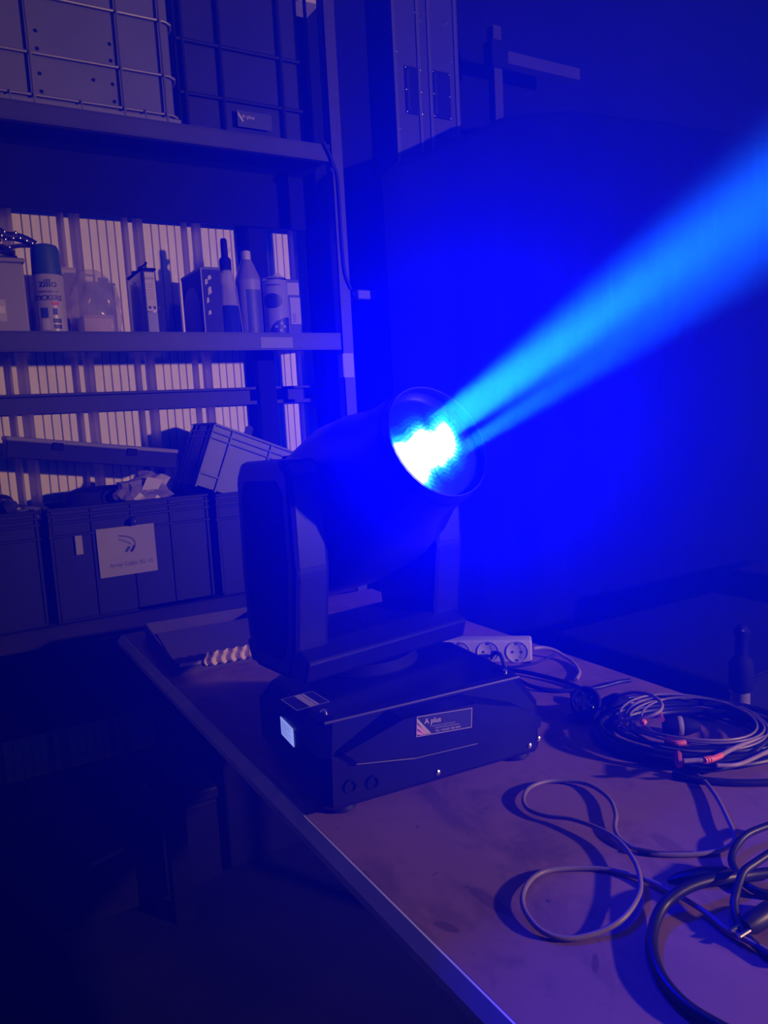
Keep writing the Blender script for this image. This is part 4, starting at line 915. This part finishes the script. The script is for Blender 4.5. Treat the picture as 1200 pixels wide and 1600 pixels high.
MB().box(-.03, -.010, 0, .03, .010, .010, .002).build('bar', STEEL, t); MB().box(.012, -.011, .010, .028, .011, .025, .002).build('jaw', STEEL, t)
q = at_z(228, 1262, .305)
t = thing('bottle', 'small dark bottle with pale cap standing on the floor case', 'bottle', (min(q.x, .55), min(q.y, 2.45), .3005))
MB().lathe([(.018, 0), (.020, .003), (.020, .05), (.010, .06), (0, .06)], 20).build('body', BLKM, t, True); MB().lathe([(.0095, .060), (.0095, .072), (0, .073)], 16).build('cap', GREYINK, t, True)
# stand pole beyond the bench's right edge
st_ = thing('stand_pole', 'steel stand pole with a shiny top beyond the right bench edge', 'stand', (1.330, .905, 0))
MB().lathe([(.10, 0), (.10, .006), (.02, .012), (.0165, .02)], 28).build('base_plate', DKSTEEL, st_, True)
MB().lathe([(.0165, .02), (.0165, .80), (0, .80)], 22).build('pole', mat('stand_grey', (.22, .20, .22), .4, .3), st_, True)
MB().lathe([(.021, .77), (.023, .775), (.023, .825), (.018, .835), (.012, .840), (.012, .880), (.015, .884), (.015, .892), (.007, .902), (0, .903)], 22).build('clamp_head', DKSTEEL, st_, True)
MB().lathe([(0, -.005), (.005, 0), (0, .005)], 12, Matrix.Translation((-.010, -.010, .894))).build('screw', CHROME, st_, True)
# dark flight cases behind the pole
def flight(label, x0, x1, y0, y1, z0, z1, m=BLKM):
    t = thing('flight_case', label, 'flight case', ((x0 + x1) / 2, (y0 + y1) / 2, z0))
    frame_at(t, MB().box(x0, y0, z0, x1, y1, z1, .004), 'panel_body', m)
    for (a, b_, c_) in ((x0, y0, 0), (x1, y0, 0), (x0, y1, 0), (x1, y1, 0)): frame_at(t, MB().box(a - .008, b_ - .008, z0 + .002, a + .008, b_ + .008, z1 - .002), 'edge_angle', DKSTEEL)
    for z in (z0 + .010, z1 - .010): frame_at(t, MB().box(x0, y0 - .006, z - .008, x1, y0, z + .008).box(x0 - .006, y0, z - .008, x0, y1, z + .008), 'edge_angle', DKSTEEL)
    for a in (x0, x1):
        for z in (z0 + .012, z1 - .012): frame_at(t, MB().lathe([(0, -.012), (.010, -.007), (.013, 0), (.010, .007), (0, .012)], 12, Matrix.Translation((a, y0 - .004, z))), 'ball_corner', STEEL, smooth=True)
    for z in ((z0 + z1) / 2,): frame_at(t, MB().box((x0 + x1) / 2 - .05, y0 - .004, z - .04, (x0 + x1) / 2 + .05, y0 - .001, z + .04, .001, 1), 'latch_dish', DKSTEEL)
    return t
flight('low black flight case standing behind the stand pole', 1.50, 2.20, 1.05, 1.60, 0.001, .70)
flight('wide black flight case further right behind the bench', 2.24, 3.10, .95, 1.55, 0.001, .78)
# ------------------------------------------------------------------ black drape over stacked gear
dr = thing('draped_stack', 'tall stack of gear under a black cloth right of the shelves', 'draped stack', (2.4, 2.3, 0))
top = [(1.36, 2.10), (1.417, 2.155), (1.68, 2.262), (1.88, 2.362), (2.2, 2.43), (2.7, 2.46), (3.3, 2.48), (4.0, 2.48)]
def topz(x):
    for i in range(len(top) - 1):
        if top[i][0] <= x <= top[i + 1][0]: f = (x - top[i][0]) / (top[i + 1][0] - top[i][0]); return top[i][1] + f * (top[i + 1][1] - top[i][1])
    return top[-1][1]
rings = []
for i in range(89):
    x = 1.36 + 2.64 * i / 88; z1 = topz(x)
    fo = .022 * math.sin(x * 21) + .012 * math.sin(x * 47 + 1)
    rings.append([Vector((x, 2.19 + fo, .01)), Vector((x, 2.195 + fo * .9, .8)), Vector((x, 2.20 + fo * .5, z1 - .30)), Vector((x, 2.205, z1 - .02)), Vector((x, 2.22, z1)), Vector((x, 2.40, z1 - .005)), Vector((x, 2.42, z1 - .03)), Vector((x, 2.42, .01))])
frame_at(dr, MB().loft(rings), 'cloth', CLOTH, smooth=True)
frame_at(dr, MB().box(1.40, 2.24, 0, 3.96, 2.38, .008), 'base_board', BOARD)
# ------------------------------------------------------------------ high up: aluminium case front and steel bracket, on a plank bridging behind the drape
YU = 2.45
sh = thing('wall_shelf', 'dark high shelf bracketed to the wall behind the draped stack', 'shelf', (2.1, 2.54, 2.2))
frame_at(sh, MB().box(1.56, 2.435, 2.205, 2.75, 2.648, 2.228), 'plank', BOARD)
for x in (1.62, 2.15, 2.68): frame_at(sh, MB().prism([(2.648, 2.205), (2.45, 2.205), (2.648, 2.02)], 'x', x, x + .02), 'bracket', DKSTEEL)
ac = thing('aluminium_case', 'upright aluminium clad case with two recessed handles high on the right', 'case', (1.74, 2.55, 2.2285))
x0, x1 = 1.584, 1.880; zt = 2.95
frame_at(ac, MB().box(x0, YU + .006, 2.2285, x1, 2.62, zt, .004), 'body', ALU)
for px in (612, 655, 672, 713):
    x = min(max(at_y(px, 100, YU).x, x0 + .008), x1 - .008)
    frame_at(ac, MB().box(x - .007, YU - .001, 2.229, x + .007, YU + .008, zt, .002), 'extrusion', mat('aluminium_edge', (.09, .085, .09), .4, .3))
for (pa, pb_) in (((632, 101), (662, 181)), ((675, 108), (706, 188))):
    a, b_ = at_y(*pa, YU), at_y(*pb_, YU)
    hd = frame_at(ac, MB().box(a.x, YU + .001, b_.z, b_.x, YU + .0075, a.z, .002), 'handle_dish', BLKM)
    frame_at(ac, MB().box(a.x + .006, YU - .003, b_.z + .012, a.x + .020, YU + .002, a.z - .012, .003), 'handle', RUB)
    for xx in (a.x + .004, b_.x - .004):
        for zz_ in (b_.z + .006, (a.z + b_.z) / 2, a.z - .006): frame_at(ac, MB().lathe([(0, .003), (.003, .002), (.0035, 0), (0, 0)], 10, Matrix.Translation((xx, YU + .001, zz_)) @ Matrix.Rotation(math.radians(90), 4, 'X')), 'rivet', CHROME, smooth=True)
for px, py in ((648, 18), (655, 20), (667, 22), (676, 23), (657, 31), (669, 33), (696, 37), (621, 79), (626, 200), (706, 96), (710, 212), (699, 35)):
    q = at_y(px, py, YU); frame_at(ac, MB().lathe([(0, .004), (.003, .003), (.004, 0), (0, 0)], 10, Matrix.Translation((q.x, YU + .006, q.z)) @ Matrix.Rotation(math.radians(90), 4, 'X')), 'rivet', CHROME, smooth=True)
bk = thing('steel_bracket', 'pale steel upright with a side arm on the high shelf', 'bracket', (2.065, 2.47, 2.2285))
frame_at(bk, MB().box(2.045, 2.45, 2.2285, 2.085, 2.49, 2.80, .002), 'upright', STEEL)
frame_at(bk, MB().box(2.030, 2.442, 2.645, 2.110, 2.497, 2.745, .003), 'joint_block', DKSTEEL)
frame_at(bk, MB().box(2.11, 2.45, 2.672, 2.50, 2.49, 2.718, .002), 'side_arm', STEEL)
frame_at(bk, MB().lathe([(0, .006), (.006, .004), (.007, 0), (0, 0)], 12, Matrix.Translation((2.49, 2.45, 2.712)) @ Matrix.Rotation(math.radians(90), 4, 'X')), 'bolt', CHROME, smooth=True)
frame_at(bk, MB().box(2.02, 2.44, 2.2285, 2.11, 2.51, 2.234), 'foot_plate', STEEL)
# ------------------------------------------------------------------ cable and socket on the rack post
YP = 2.294
def post_pts(l): return [at_y(px, py, YP) for px, py in l]
hc = thing('hanging_cable', 'black cable tied to the rack post and hanging down its front', 'cable', at_y(545, 440, YP))
off = Vector(hc.location)
MB().tube([p - off for p in spline(post_pts([(506, 222), (513, 236), (522, 258), (527, 275), (530, 310), (533, 360), (536, 400), (540, 430), (549, 452)]), 6)], .0045, 8).build('sheath', RUB, hc, True)
MB().tube([p - off for p in spline(post_pts([(510, 226), (517, 244), (521, 268), (516, 262)]), 6)], .0035, 8).build('tie', RUB, hc, True)
jb = thing('junction_box', 'small grey junction box at the end of the hanging cable', 'junction box', at_y(575, 462, 2.30))
MB().box(-.050, -.020, -.016, .030, .020, .016, .004).build('housing', mat('box_grey', (.05, .045, .05), .5), jb)
MB().box(.030, -.008, -.008, .060, .008, .010, .002).build('outlet', mat('box_grey', (.26, .24, .26)), jb)
MB().tube([(-.10, .012, -.030), (-.048, .012, -.004)], .006, 8).build('mount_arm', DKSTEEL, jb)
tp = thing('tape_patch', 'pale tape wrapped round the rack post below the middle shelf', 'tape', (1.25, 2.2975, at_y(537, 590, 2.298).z))
h_ = at_y(537, 552, 2.298).z - at_y(537, 590, 2.298).z
MB().box(-.021, -.0012, 0, .018, .0018, h_, .0005, 1).build('strip', mat('pale_tape', (.22, .20, .21), .5), tp)
MB().box(-.0225, .0, .002, -.0205, .030, h_ - .002).build('side_wrap', mat('pale_tape', (.70, .66, .68)), tp)
